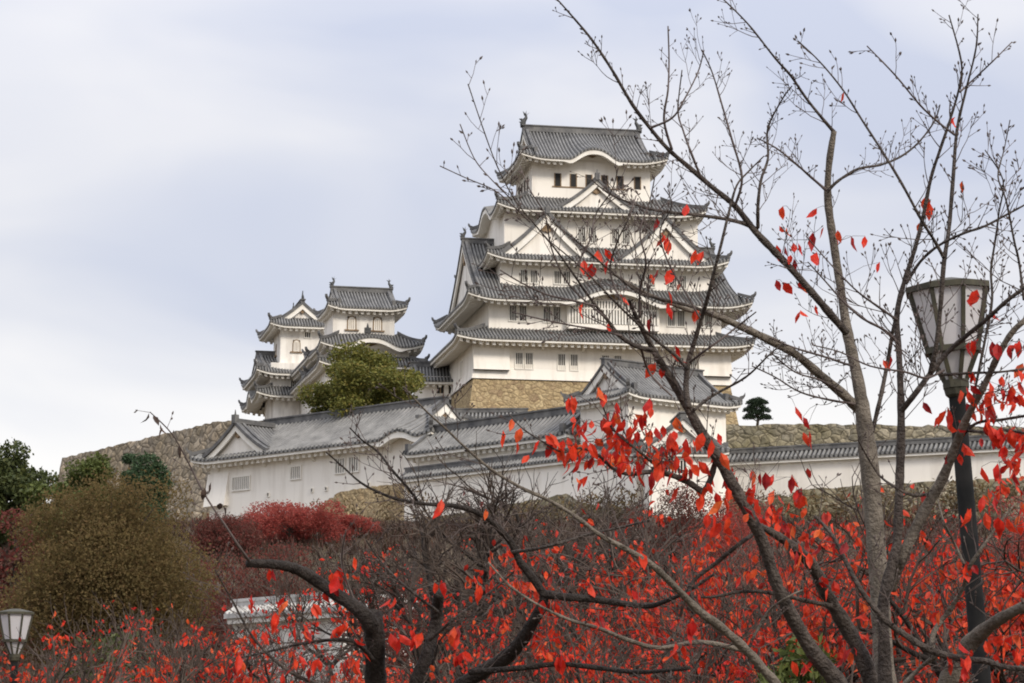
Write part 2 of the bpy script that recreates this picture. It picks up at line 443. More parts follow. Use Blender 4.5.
def dormer(parent, side, R0, uc, hw, zb, hz, rf, ld, over=0.55, sp=0.42, orn=True):
    "triangular dormer gable: face at distance rf from the roof's centre, its ridge running ld metres back"
    tl = MB(); ot = MB()
    P = lambda a, r, z: R0.pt(side, a, r, z)
    def zc(x): t = 1 - abs(x) / hw; return zb + hz * (0.72 * t + 0.28 * t * t)
    n = max(4, int((ld + over) / sp))
    for sg in (-1, 1):
        rows, mm = [], []
        for i in range(n):
            for f, h, m in ((0.0, 0, 0), (0.23, 0, 1), (0.36, .11, 1), (0.64, .11, 1), (0.77, 0, 0)):
                r = rf + over - (i + f) * (ld + over) / n
                rows.append([P(uc + sg*x, r, zc(x) + h) for x in [hw * 1.04 * j / 6 for j in range(7)]]); mm.append(m)
        tl.grid(rows, mcol=lambda k: mm[k])
    xs = [hw * j / 8 for j in range(9)]
    for sg in (-1, 1):
        ot.grid([[P(uc + sg*x, rf, zb - 0.6), P(uc + sg*x, rf, zc(x) - 0.1)] for x in xs], 0)
        hh = 0.14 * hz + 0.22
        ot.grid([[P(uc + sg*x, rf + over - .25, zc(x) - .1 - hh), P(uc + sg*x, rf + over - .05, zc(x) - .1 - hh), P(uc + sg*x, rf + over - .05, zc(x) - .08), P(uc + sg*x, rf + over - .25, zc(x) - .08)] for x in xs], 1)
        ot.beam([P(uc + sg*x, rf + over - 0.1, zc(x) - 0.06) for x in [hw * 1.06 * j / 8 for j in range(9)]], 0.50, 0.10 + 0.09 * hz, 2)
        ot.beam([P(uc + sg*x, rf + over - 0.85, zc(x) + 0.02) for x in [hw * 0.9 * j / 8 for j in range(9)]], 0.32, 0.30, 2)
    ot.beam([P(uc, rf + over + 0.05, zc(0) + 0.05), P(uc, rf - ld, zc(0) + 0.05)], 0.45, 0.45, 2)
    gy = 0.17 * hz; hh = 0.14 * hz + 0.22; zt = zc(0)
    ot.hull([P(uc - gy*.8, rf + .2, zt - hh - gy*1.1), P(uc, rf + .2, zt - hh - gy*1.5), P(uc + gy*.8, rf + .2, zt - hh - gy*1.1), P(uc, rf + .2, zt - hh + .1)],
            [P(uc - gy*.8, rf + .05, zt - hh - gy*1.1), P(uc, rf + .05, zt - hh - gy*1.5), P(uc + gy*.8, rf + .05, zt - hh - gy*1.1), P(uc, rf + .05, zt - hh + .1)], 3)
    if orn:
        a = R0.pt(side, uc, rf + over, zc(0)); 
        ot.box(a[0]-.26, a[0]+.26, a[1]-.26, a[1]+.26, a[2], a[2]+0.85, 2)
        ot.tube([(a[0], a[1], a[2]+.8), (a[0], a[1], a[2]+1.35)], [.12, .03], 5, 2)
    g = ot.build('dormer_gable', [M['plaster'], M['eave'], M['ridge'], M['wood']], parent)
    for tlo in (tl,):
        off = len(ot.v)
    t = tl.build('dormer_roof', [M['pan'], M['cover']], parent)
    return g

def wall(parent, cx, cy, U, V, z0, z1, taper=0.0, name='wall', m='plaster', flare=0.0):
    mb = MB()
    lv = [(z0, U + taper, V + taper), (z1, U, V)]
    if flare: lv = [(z0, U + flare, V + flare), (z0 + 1.3, U + taper, V + taper), (z1, U, V)]
    for (za, ua, va), (zb, ub, vb) in zip(lv, lv[1:]):
        lo_ = [(cx-ua, cy-va, za), (cx+ua, cy-va, za), (cx+ua, cy+va, za), (cx-ua, cy+va, za)]
        up_ = [(cx-ub, cy-vb, zb), (cx+ub, cy-vb, zb), (cx+ub, cy+vb, zb), (cx-ub, cy+vb, zb)]
        mb.hull(lo_, up_, 0, False)
    mb.poly(up_)
    return mb.build(name, M[m], parent)

def window(parent, side, cx, cy, r, a0, a1, z0, z1, bars=4, frame=0.12, m_bar='eave', kind='bars', bw=.30):
    "a: along the wall seen from outside, r: distance of the wall plane from the centre"
    e, n = SIDES[side]
    def box(mb, x0, x1, d0, d1, za, zb, m=0):
        ps = []
        for (x, d) in ((x0, d0), (x1, d0), (x1, d1), (x0, d1)):
            ps.append((cx + e[0]*x + n[0]*(r + d), cy + e[1]*x + n[1]*(r + d)))
        mb.hull([(p[0], p[1], za) for p in ps], [(p[0], p[1], zb) for p in ps], m)
    w_ = MB(); box(w_, a0, a1, -0.05, 0.012, z0, z1)
    o = w_.build('window', M['dark'], parent)
    f = MB()
    if kind == 'arch':
        # bell-shaped window: dark arched rim, pale shutter with slats
        ca, hw = (a0 + a1) / 2, (a1 - a0) / 2
        def arch(k, d): 
            pts = []
            for j in range(9):
                th = math.pi * j / 8
                pts.append((ca - hw*k*math.cos(th)*(1.0 if 0 < j < 8 else 1.08), z1 - hw*0.9 + hw*1.05*k*math.sin(th)))
            pts = [(ca - hw*k*1.12, z0)] + pts + [(ca + hw*k*1.12, z0)]
            return [(cx + e[0]*x + n[0]*(r + d), cy + e[1]*x + n[1]*(r + d), z) for x, z in pts]
        f.hull(arch(1.0, -0.02), arch(1.0, 0.07), 1); f.hull(arch(0.74, 0.05), arch(0.74, 0.10), 0)
        for k in range(3):
            x = ca + (k - 1) * hw * 0.42
            box(f, x - 0.03, x + 0.03, 0.10, 0.13, z0 + 0.1, z1 - hw * 0.6, 2)
        box(f, a0 - .35, a1 + .35, 0, 0.22, z0 - .16, z0, 1)
        f.build('frame', [M['eave'], M['wood'], M['wood']], o)
        return o
    if kind == 'open':
        box(f, a0 - frame, a0, 0, 0.05, z0, z1); box(f, a1, a1 + frame, 0, 0.05, z0, z1)
        f.build('frame', M['wood'], o); return o
    for x0, x1, za, zb in ((a0 - frame, a1 + frame, z1, z1 + frame), (a0 - frame, a1 + frame, z0 - frame, z0), (a0 - frame, a0, z0, z1), (a1, a1 + frame, z0, z1)):
        box(f, x0, x1, 0, 0.13, za, zb)
    f.build('frame', M['eave'], o)
    if bars:
        b = MB(); sp = (a1 - a0) / bars
        for k in range(bars + 1):
            x = a0 + sp * k
            wd = bw * sp
            box(b, max(a0, x - wd/2), min(a1, x + wd/2), 0.015, 0.10, z0, z1)
        b.build('bars', M[m_bar], o)
    return o

# ------------------------------------------------------------------ the main keep
KEEP = empty('castle_keep', (8.64, 290.8, 43.61), 11)
tag(KEEP, 'tall white five-tiered castle keep with stacked grey tiled roofs on a tan stone base', 'castle')
sb = MB()
lv = [(-14, 18.6, 14.1), (-9, 17.2, 12.7), (-4.5, 16.25, 11.75), (0.0, 15.55, 11.05)]
for (za, ua, va), (zb, ub, vb) in zip(lv, lv[1:]):
    sb.hull([(-ua,-va,za),(ua,-va,za),(ua,va,za),(-ua,va,za)], [(-ub,-vb,zb),(ub,-vb,zb),(ub,vb,zb),(-ub,vb,zb)], 0, False)
sb.build('stone_base', M['stone_keep'], KEEP)
wall(KEEP, 0, 0, 15.5, 11, 0, 4.75, 0.05, flare=0.25)
wall(KEEP, 0.7, 0, 14.2, 9.8, 4.6, 10.4)
wall(KEEP, 1.1, 0, 13.0, 8.5, 10.2, 15.4)
wall(KEEP, 0.9, 0, 12.0, 7.0, 15.4, 21.75)
wall(KEEP, 0.1, 0, 7.4, 5.0, 21.5, 28.7)
r1 = Roof(0.0, 0, 18.0, 13.4, 4.55, 1.9, 4.0, lift=0.5, wall_in=2.4)
r1.build(KEEP)
r2 = Roof(0.9, 0, 17.4, 12.2, 9.55, 8.9, 12.2, wg=1.5, lift=0.75, wall_in=2.4, kara={'F': [(0.6, 6.0, 1.6)]})
t2 = r2.build(KEEP, 1.5)
r3 = Roof(1.0, 0, 14.9, 10.5, 14.75, 2.2, 3.4, lift=0.8, wall_in=2.0)
t3 = r3.build(KEEP)
dormer(t3, 'F', r3, -7.4, 5.7, 15.1, 5.2, 9.3, 4.0)
dormer(t3, 'F', r3, 7.2, 5.7, 15.1, 5.2, 9.3, 4.0)
r4 = Roof(0.6, 0, 13.0, 9.0, 21.15, 2.7, 4.6, lift=0.8, wall_in=2.0, kara={'L': [(0, 4.6, 1.7)], 'R': [(0, 4.6, 1.7)]})
t4 = r4.build(KEEP)
dormer(t4, 'F', r4, -0.5, 4.9, 21.4, 3.7, 7.6, 3.0)
r5 = Roof(0.0, 0, 9.3, 7.2, 27.95, 5.0, 7.2, wg=1.9, lift=0.7, wall_in=2.2, kara={'F': [(0.1, 3.3, 1.35)]}, rh=0.6)
r5.build(KEEP, 1.9)
# plaster behind the curved gables
def hump(parent, R0, side, uc, hw, amp, r, zb):
    mb = MB(); rows = []
    for j in range(17):
        x = uc + hw * (j / 8 - 1)
        rows.append([R0.pt(side, x, r, zb), R0.pt(side, x, r, zb + amp * kcurve((x - uc) / hw) + 0.1)])
    mb.grid(rows)
    g = 0.55
    mb.hull([R0.pt(side, uc - g*1.6, r + .1, zb + amp*.55), R0.pt(side, uc, r + .1, zb + amp*.2), R0.pt(side, uc + g*1.6, r + .1, zb + amp*.55), R0.pt(side, uc, r + .1, zb + amp*.98)],
            [R0.pt(side, uc - g*1.6, r + .2, zb + amp*.55), R0.pt(side, uc, r + .2, zb + amp*.2), R0.pt(side, uc + g*1.6, r + .2, zb + amp*.55), R0.pt(side, uc, r + .2, zb + amp*.98)], 1)
    return mb.build('curved_gable', [M['plaster'], M['wood']], parent)
hump(KEEP, r5, 'F', 0.1, 3.3, 1.3, 5.4, 28.2)
hump(KEEP, r2, 'F', 0.6, 5.9, 1.4, 10.6, 9.5)
# latticed bay under the curved gable
bay = MB(); bay.box(-4.2, 7.0, -10.75, -9.7, 6.35, 9.9)
bo = bay.build('lattice_bay', M['plaster'], KEEP)
bl = MB(); bl.box(-3.95, 6.75, -10.765, -10.6, 7.0, 9.75)
bw = bl.build('lattice_window', M['dark'], KEEP)
bb = MB()
for k in range(31):
    x = -3.95 + 10.7 * k / 30; bb.box(x - .11, x + .11, -10.86, -10.77, 7.0, 9.75)
bb.box(-3.95, 6.75, -10.88, -10.765, 8.7, 8.86)
bb.build('bars', M['eave'], bw)
# windows on the front, storey by storey
for u in (-10.1, -8.9, -5.0, -3.5, 0.3, 1.8, 5.4, 6.6, 9.4, 10.9):
    window(KEEP, 'F', 0, 0, 11.03, u - .42, u + .42, 1.3, 3.15, 4)
for u in (-10.6, -9.4, -6.5, -5.3, 8.7, 9.9, 12.2, 13.3):
    window(KEEP, 'F', 0, 0, 9.8, u - .42, u + .42, 7.2, 9.0, 4)
for u in (-9.0, -7.8, -4.9, -3.8, 5.4, 6.6, 9.3, 10.5):
    window(KEEP, 'F', 0, 0, 8.5, u - .42, u + .42, 12.1, 13.6, 4)
for u in (-1.6, -0.3, 2.6, 3.9):
    window(KEEP, 'F', 0, 0, 7.0, u - .45, u + .45, 17.6, 19.4, 4)
for u in (-4.1, -2.15, -0.2, 1.75, 3.7, 5.9):
    window(KEEP, 'F', 0, 0, 5.0, u - .33, u + .33, 24.9, 26.5, 0, kind='open')
sl_ = MB(); sl_.box(-4.8, 4.6, -5.07, -5.0, 24.72, 24.88); sl_.build('sill', M['wood'], KEEP)
for v in (-3.0, -1.2, 0.6, 2.4):
    window(KEEP, 'L', 0.1, 0, 7.4, v - .35, v + .35, 24.9, 26.5, 0, kind='open')
for v in (-5.5, -4.2, 3.0):
    window(KEEP, 'L', 0, 0, 15.53, v - .42, v + .42, 1.3, 3.15, 4)
# stone-dropping bays at the foot of the first storey
for (u0, u1) in ((-15.62, -11.3), (11.6, 15.62)):
    d = MB()
    d.hull([(u0, -11.06, 1.0), (u1, -11.06, 1.0), (u1, -10.9, 1.0), (u0, -10.9, 1.0)], [(u0, -11.7, 1.0), (u1, -11.7, 1.0), (u1, -10.9, 1.05), (u0, -10.9, 1.05)])
    d.hull([(u0, -11.7, 1.0), (u1, -11.7, 1.0), (u1, -10.9, 1.0), (u0, -10.9, 1.0)], [(u0, -11.1, 4.4), (u1, -11.1, 4.4), (u1, -10.9, 4.4), (u0, -10.9, 4.4)])
    d.build('stone_drop_bay', M['plaster'], KEEP)
# rows of brackets carrying the first roof
for k in range(13):
    u = -14.6 + 29.2 * k / 12
    d = MB(); d.hull([(u-.16,-11.0,3.5),(u+.16,-11.0,3.5),(u+.16,-10.9,3.5),(u-.16,-10.9,3.5)], [(u-.16,-12.6,4.55),(u+.16,-12.6,4.55),(u+.16,-10.9,4.55),(u-.16,-10.9,4.55)])
    d.build('bracket', M['eave'], KEEP)
# ------------------------------------------------------------------ ground
def sst(a, b, x):
    t = max(0.0, min(1.0, (x - a) / (b - a))); return t * t * (3 - 2 * t)
def ground(x, y):
    h = 3.2 * sst(38, 90, y) + 15.5 * sst(95, 197, y) + 3.2 * sst(203, 222, y)
    top = 12.5 * sst(244, 272, y) * sst(-40, -16, x) * (1 - sst(4, 22, x))
    h += top + 8.0 * sst(232, 240, y) * sst(14, 24, x)
    side = sst(-130, -60, x) * (1 - sst(90, 190, x))
    fall = 1 - sst(330, 460, y)
    h = h * fall * (0.25 + 0.75 * side)
    return h + 0.35 * noise.noise(Vector((x * 0.11, y * 0.11, 0))) * sst(30, 60, y)
def axis(a, b, n, far):
    c = [a + (b - a) * i / n for i in range(n + 1)]
    return [-far, -far * 0.4, a - 250, a - 80] + c + [b + 80, b + 250, far * 0.4, far]
gm = MB()
xs = axis(-140, 140, 112, 6000); ys = axis(0, 460, 150, 6000)
gm.grid([[(x, y, ground(x, y)) for x in xs] for y in ys])
M['soil'] = noisy('hill_soil', (0.055, 0.038, 0.026), (0.115, 0.082, 0.052), 0.25, 8, 1.0, 0.3, 0.7, bump=0.5, bscale=2.5, c3=(0.075, 0.058, 0.034))
tag(gm.build('hillside', M['soil'], None, True), kind='structure')

# ------------------------------------------------------------------ the pair of small keeps and the corridors between
def local(o, deg, u, v, z=0.0):
    a = R(deg); return Vector((o[0] + math.cos(a)*u - math.sin(a)*v, o[1] + math.sin(a)*u + math.cos(a)*v, o[2] + z))
oB = (-22.93, 298.0, 52.94)
TB = empty('small_keep', local(oB, 13, 4.3, 3.6), 13)
tag(TB, 'white small keep with two bell-shaped windows, rising behind the round green tree', 'tower')
wall(TB, 0, 0, 3.95, 3.6, -1.0, 3.3, m='plaster_old'); wall(TB, 0.5, 1.0, 5.2, 5.4, -6.0, -1.2, m='plaster_old'); wall(TB, 0.5, 1.0, 5.4, 5.9, -14, -4.0, m='plaster_old')
rb = Roof(0.25, 0, 5.15, 5.0, 2.85, 2.9, 5.0, wg=1.25, lift=0.5, lr=2.6, wall_in=1.3, sp=0.40)
rb.build(TB, 1.35)
rb2 = Roof(0.7, 0.8, 6.65, 7.0, -2.2, 2.0, 2.9, lift=0.6, lr=3, wall_in=1.5, sp=0.40, kara={'F': [(0.0, 3.9, 1.15)]})
tb2 = rb2.build(TB)
hump(TB, rb2, 'F', 0.0, 3.8, 1.0, 5.4, -2.3)
dm = MB(); dm.box(-0.2, 0.6, -5.6, -5.2, -0.55, 0.15); dm.tube([(0.2, -5.4, 0.1), (0.2, -5.4, 0.75)], [.2, .04], 5); dm.build('ridge_ornament', M['bronze'], tb2)
rb3 = Roof(0.7, 0.8, 6.9, 7.6, -4.7, 1.3, 1.9, lift=0.6, lr=3, wall_in=1.5, sp=0.40)
rb3.build(TB)
for a in (-1.55, 1.75): window(TB, 'F', 0, 0, 3.6, a - .55, a + .55, 0.15, 1.85, kind='arch')
window(TB, 'F', 0, 0, 3.6, -0.6, 0.05, 2.05, 2.4, 3); window(TB, 'F', 0.5, 1, 5.4, -3.6, -2.6, -3.6, -2.6, 3)

oA = (-31.1, 322.0, 52.25)
TA = empty('small_keep', local(oA, 13, 2.6, 3.6), 13)
tag(TA, 'leftmost white small keep whose top gable faces the viewer, left of the round green tree', 'tower')
wall(TA, 0, 0, 3.0, 3.6, -0.5, 5.7, m='plaster_old'); wall(TA, 0, 0.3, 4.3, 4.6, -4.0, 0.2, m='plaster_old'); wall(TA, 0.1, 0.3, 4.0, 4.7, -14, -3.5, m='plaster_old')
# the top roof's ridge runs towards the viewer, so it has axes of its own
def turn(mb, cx, cy):
    mb.v = [(cx + (y - cy), cy - (x - cx), z) for x, y, z in mb.v]
class TurnedRoof(Roof):
    "the same roof with its ridge running front to back"
    def tiles(s, mb): Roof.tiles(s, mb); turn(mb, s.cx, s.cy)
    def eaves(s, mb): Roof.eaves(s, mb); turn(mb, s.cx, s.cy)
    def ridges(s):
        o = Roof.ridges(s)
        for _, mb in o: turn(mb, s.cx, s.cy)
        return o
    def gable(s, mb, sx): Roof.gable(s, mb, sx); turn(mb, s.cx, s.cy)
    def ornament(s, mb, sx, h): Roof.ornament(s, mb, sx, h); turn(mb, s.cx, s.cy)
ra = TurnedRoof(0, 1.4, 6.6, 4.7, 5.35, 3.3, 4.7, wg=1.7, lift=0.5, lr=2.6, wall_in=1.5, sp=0.40)
ra.build(TA, 1.3)
ra2 = Roof(0, 2.3, 6.6, 8.4, -1.3, 3.5, 8.4, wg=1.1, lift=0.6, lr=3, wall_in=1.9, sp=0.40)
ra2.build(TA, 0.0)
ra3 = Roof(0, 2.3, 6.6, 8.9, -4.4, 1.5, 2.5, lift=0.6, lr=3, wall_in=2.0, sp=0.40, kara={'L': [(0.4, 3.4, 1.4)]})
ra3.build(TA)
window(TA, 'F', 0, 0, 3.6, -1.3, -0.3, 1.9, 3.5, kind='arch'); window(TA, 'F', 0, 0, 3.6, 0.3, 1.1, 3.9, 4.6, 3)
window(TA, 'L', 0, 0, 3.0, -1.0, -0.2, 1.9, 3.5, kind='arch')
window(TA, 'F', 0, .3, 4.6, -1.6, -0.9, -3.2, -2.2, 3); window(TA, 'F', 0.1, .3, 4.7, 0.5, 1.2, -7.2, -5.8, 0, kind='open')
sd = MB(); sd.hull([(-3.9, -5.0, -7.4), (-0.4, -5.0, -7.4), (-0.4, -4.3, -7.4), (-3.9, -4.3, -7.4)], [(-3.9, -4.45, -5.0), (-0.4, -4.45, -5.0), (-0.4, -4.3, -5.0), (-3.9, -4.3, -5.0)])
sd.build('stone_drop_bay', M['plaster_old'], TA)

WC = empty('castle_corridor', local(oB, 13, 2.6, 16.5, 0), 13)
tag(WC, 'white two-storey corridor with stepped tiled eaves linking the two small keeps', 'corridor')
wall(WC, 0, 0, 2.9, 7.8, -14, -1.6, m='plaster_old')
Roof(0, 0, 4.4, 9.0, -2.2, 0.9, 2.9, lift=0.2, lr=2, wall_in=1.5, sp=0.40).build(WC)
Roof(0, 0, 4.6, 9.0, -4.7, 1.2, 1.6, lift=0.2, lr=2, wall_in=1.6, sp=0.40).build(WC)

CC = empty('castle_corridor', (-6.6, 294.2, 43.18), 5)
tag(CC, 'low white corridor with a pair of small windows between the green tree and the keep', 'corridor')
wall(CC, 0, 0, 5.5, 2.2, -8, 2.9)
Roof(0, 0, 6.2, 3.3, 2.25, 2.2, 3.3, wg=0.3, lift=0.1, lr=2, wall_in=1.0, sp=0.40).build(CC)
Roof(0, 0, 6.0, 2.9, -0.45, 0.5, 0.7, lift=0.1, lr=2, wall_in=0.7, sp=0.40).build(CC)
for a in (-2.4, -0.95): window(CC, 'F', 0, 0, 2.2, a - .45, a + .45, 0.75, 1.75, 2, m_bar='wood')
window(CC, 'F', 0, 0, 2.2, -1.4, -0.7, -1.8, -1.0, 2, m_bar='wood')

# ------------------------------------------------------------------ turrets and walls in front
oL = at(425, 475, 225)
L = empty('turret_house', local(oL, -42, -15.2, 5.3), -42); L.scale = (1.06, 1.06, 1.06)
tag(L, 'long white turret house with a triangular gable at its left end, below the green tree', 'house')
wall(L, 0, 0, 14.6, 5.0, -4.5, 3.75)
rl = Roof(0, 0, 16.3, 6.3, 3.45, 3.8, 6.3, wg=4.2, lift=0.45, lr=3, wall_in=1.2, sp=0.56, kara={'F': [(12.0, 2.6, 0.7)]})
tl_ = rl.build(L, 0.0)
dormer(tl_, 'F', rl, -9.9, 4.3, 3.75, 2.9, 5.6, 4.5, over=0.5, sp=0.45)
window(L, 'F', 0, 0, 5.0, -11.3, -8.9, 0.4, 1.6, 9, bw=.5); window(L, 'F', 0, 0, 5.0, -3.1, -1.8, 0.9, 2.0, 5, bw=.5)
for a in (3.5, 5.3): window(L, 'F', 0, 0, 5.0, a - .6, a + .6, 1.0, 2.3, 4, bw=.45)
for a in (-6.2, -0.2, 1.7, 7.3): window(L, 'F', 0, 0, 5.0, a - .12, a + .12, -0.5, -0.2, 0, frame=0.05)
for k in range(9):
    a = -13.4 + 26.8 * k / 8
    b = MB(); b.hull([(a-.14,-5.02,2.3),(a+.14,-5.02,2.3),(a+.14,-4.95,2.3),(a-.14,-4.95,2.3)], [(a-.14,-6.0,3.15),(a+.14,-6.0,3.15),(a+.14,-4.95,3.15),(a-.14,-4.95,3.15)])
    b.build('bracket', M['eave'], L)
sd = MB(); sd.hull([(-14.9, -5.6, -1.0), (-11.9, -5.6, -1.0), (-11.9, -4.9, -1.0), (-14.9, -4.9, -1.0)], [(-14.9, -5.05, 2.2), (-11.9, -5.05, 2.2), (-11.9, -4.9, 2.2), (-14.9, -4.9, 2.2)])
sd.build('stone_drop_bay', M['plaster'], L)

oM = at(567, 470, 208)
Mb = empty('turret_house', local(oM, -46, -9.7, 2.1), -46); Mb.scale = (1.04, 1.04, 1.04)
tag(Mb, 'low white house under a long plain grey roof right of the gabled turret', 'house')
wall(Mb, 0, 0, 9.6, 2.1, -4.5, 3.5)
Roof(0, 0, 10.4, 3.1, 2.95, 2.2, 3.1, wg=0.25, lift=0.12, lr=2, wall_in=0.9, sp=0.56).build(Mb)

def capped_wall(root, Lh, th, zb, zt, cap_v=0.85, H=0.6):
    wall(root, 0, 0, Lh, th, zb, zt, name='wall_face')
    Roof(0, 0, Lh + 0.2, cap_v, zt - 0.05, H, cap_v, wg=0.12, lift=0, lr=1, wall_in=cap_v - th, sp=0.42, rh=0.25, orn=0.4).build(root)
Nw = empty('capped_wall', local(oM, -46, -3.0, -3.0), -46)
tag(Nw, 'lower white wall with a thin tiled coping in front of the long plain roof', 'wall')
capped_wall(Nw, 14.5, 0.4, -5.5, 0.45)
Cw = empty('capped_wall', at(467, 421, 262), -2)
tag(Cw, 'short white wall with grey coping just below the stone base of the keep', 'wall')
capped_wall(Cw, 6.5, 0.4, -6, 0.35, 1.0, 0.7)

oG = at(635, 397, 202)
G = empty('gate_turret', local(oG, 38, 4.8, 3.1), 38); G.scale = (0.88, 0.88, 0.88)
tag(G, 'white gabled turret with grey tiled roof standing in front of the keep stone base', 'house')
wall(G, 0, 0, 6.4, 3.6, -13, 0.6)
rg = Roof(0, 0, 7.5, 4.9, 0.1, 3.5, 4.9, wg=1.1, lift=0.35, lr=2.5, wall_in=1.0, sp=0.45)
rg.build(G, 0.0)
GW = empty('gate_wing', at(684, 478, 194), 4); GW.scale = (0.92, 0.92, 0.92)
tag(GW, 'small white gable-fronted wing with barred openings half hidden by red leaves', 'house')
wall(GW, 0, 3.0, 3.1, 3.0, -5, 2.6)
rw_ = TurnedRoof(0, 3.0, 3.6, 4.1, 2.3, 3.0, 4.1, wg=0.4, lift=0.25, lr=2, wall_in=1.0, sp=0.45)
rw_.build(GW, 0.0)
window(GW, 'F', 0, 3.0, 3.0, -2.8, 0.2, 0.4, 1.7, 11)

oR = at(1024, 478, 203)
RW = empty('capped_wall', local(oR, -25, -13.5, 0), -25)
tag(RW, 'long white wall with dark tile coping behind the street lamp and trees on the right', 'wall')
capped_wall(RW, 19.5, 0.4, -3, 2.75, 0.95, 0.75)

def stone_wall(name, label, pts, depth, batter, m, thick=3.0, back=None, rag=0.14, seed=1):
    "rough stone face along a top line (front side on the right of the direction of travel when going left to right)"
    rnd = random.Random(seed); mb = MB(); cols = []
    pts = [Vector(p) for p in pts]
    for i in range(len(pts) - 1):
        n = max(2, int((pts[i+1] - pts[i]).length / 0.6))
        for k in range(n + (1 if i == len(pts) - 2 else 0)):
            cols.append((pts[i].lerp(pts[i+1], k / n), (pts[i+1] - pts[i]).normalized()))
    rows = []
    nz = max(3, int(depth / 0.6))
    for p, d in cols:
        nrm = Vector((d.y, -d.x, 0)).normalized()
        top = rnd.uniform(-rag, rag)
        row = [p - nrm * thick + Vector((0, 0, top - 0.3)), p - nrm * 0.4 + Vector((0, 0, top))]
        for j in range(nz + 1):
            t = j / nz
            row.append(p + nrm * (batter * depth * t * (1 - 0.25 * (1 - t)) + rnd.uniform(-.09, .09)) + Vector((0, 0, -depth * t + (top * 0.8 if j == 0 else rnd.uniform(-.12, .12)))))
        rows.append(row)
    mb.grid(rows)
    o = mb.build(name, m)
    tag(o, label, 'wall')
    return o
stone_wall('stone_wall', 'tall mossy stone rampart on the skyline right of the keep', [at(722, 425, 240), at(800, 424, 238), at(1035, 427, 231)], 10, 0.2, M['stone_old'], 9, seed=2)
SWp = [at(18, 468, 322), at(62, 458, 304), at(140, 439.5, 289), at(215, 422, 274), at(262, 420, 268)]
stone_wall('stone_wall', 'large brown stone rampart behind the trees on the far left', SWp[1:], 13, 0.28, M['stone_far'], 14, seed=3)
e0, e1 = SWp[1], SWp[1] + Vector((3.0, 22, 0))
stone_wall('stone_wall', 'narrow shaded return of the far left rampart at its outer corner', [e1, e0 + Vector((0.05, 0.1, 0))], 13, 0.26, M['stone_far'], 3, seed=4)
stone_wall('stone_wall', 'low tan stone footing under the long white turret house', [at(204, 513, 250), at(424, 479, 223)], 7, 0.3, M['stone_keep'], 2.2, seed=5)
stone_wall('stone_wall', 'tan stone footing under the lower coped wall behind bare twigs', [at(424, 519, 214.5), at(640, 481, 198)], 6, 0.3, M['stone_old'], 2.2, seed=6)
stone_wall('stone_wall', 'stone footing under the long white wall on the right', [at(640, 480, 203), at(700, 494, 214), at(745, 492, 213.5), at(1035, 476, 201)], 6, 0.3, M['stone_old'], 2.0, seed=7)
sp_ = MB(); 
M['pale_tile'] = noisy('pale_coping', (0.40, 0.39, 0.37), (0.66, 0.64, 0.60), 1.2, 6, 0.85)
for (px, py, Y, dg, Lh, lb) in ((290, 634, 102, -50, 4.0, 'low white wall with pale grey coping behind the dark leaning trunks at lower left'),
                                (384, 633, 104, 3, 1.3, 'short stub of white wall with pale coping just right of the leaning trunk')):
    WW = empty('capped_wall', at(px, py, Y), dg); tag(WW, lb, 'wall')
    wall(WW, 0, 0, Lh, 0.25, -2.5, 1.0, name='wall_face', m='plaster_old')
    rk = Roof(0, 0, Lh + .2, 0.6, 0.98, 0.4, 0.6, wg=0.1, lift=0, lr=1, wall_in=0.3, sp=0.3, rh=0.12, bays=0.3)
    t = MB(); rk.tiles(t); t_ = t.build('coping', [M['pale_tile'], M['pale_tile']], WW)
    t = MB(); rk.eaves(t); t.build('eaves', M['eave'], t_)
    for nm, t in rk.ridges(): t.build(nm, M['pale_tile'], t_)
# ------------------------------------------------------------------ vegetation
M['bark_dark'] = noisy('dark_bark', (0.018, 0.014, 0.012), (0.05, 0.041, 0.035), 14, 6, 0.95, 0.3, 0.7, bump=0.6, bscale=40)
M['bark'] = noisy('cherry_bark', (0.036, 0.028, 0.024), (0.115, 0.095, 0.081), 12, 6, 0.95, 0.3, 0.7, bump=0.6, bscale=45)
M['bark_pale'] = noisy('lichen_bark', (0.08, 0.066, 0.052), (0.21, 0.18, 0.145), 9, 7, 0.95, 0.3, 0.7, bump=0.5, bscale=45)
M['twig'] = noisy('twig_bark', (0.060, 0.044, 0.040), (0.12, 0.095, 0.085), 6, 3, 0.9)
M['twig_pale'] = noisy('pale_twig', (0.040, 0.029, 0.023), (0.098, 0.075, 0.060), 3, 3, 0.9)
M['trunk'] = noisy('tree_bark', (0.05, 0.04, 0.03), (0.11, 0.09, 0.07), 3, 5, 0.95)
M['red'] = leaf_mat('red_leaf', [(0.26, 0.014, 0.016), (0.56, 0.022, 0.015), (0.70, 0.042, 0.018), (0.78, 0.07, 0.024), (0.66, 0.03, 0.016), (0.80, 0.16, 0.04)], 0.5, 0.4)
M['red_mid'] = leaf_mat('red_leaf_mixed', [(0.24, 0.018, 0.014), (0.52, 0.034, 0.017), (0.66, 0.05, 0.02), (0.70, 0.085, 0.026), (0.42, 0.026, 0.016), (0.66, 0.12, 0.035)], 0.6, 0.35)
M['red_far'] = leaf_mat('red_leaf_mass', [(0.20, 0.016, 0.014), (0.42, 0.028, 0.016), (0.58, 0.045, 0.02), (0.34, 0.05, 0.025)], 0.7, 0.3)
M['maroon'] = leaf_mat('maroon_leaf', [(0.12, 0.035, 0.03), (0.19, 0.045, 0.036), (0.15, 0.065, 0.048), (0.11, 0.065, 0.05)], 0.9, 0.4)
M['maple'] = leaf_mat('maple_leaf', [(0.32, 0.065, 0.055), (0.42, 0.08, 0.062), (0.34, 0.095, 0.07), (0.26, 0.065, 0.055)], 0.8, 0.45)
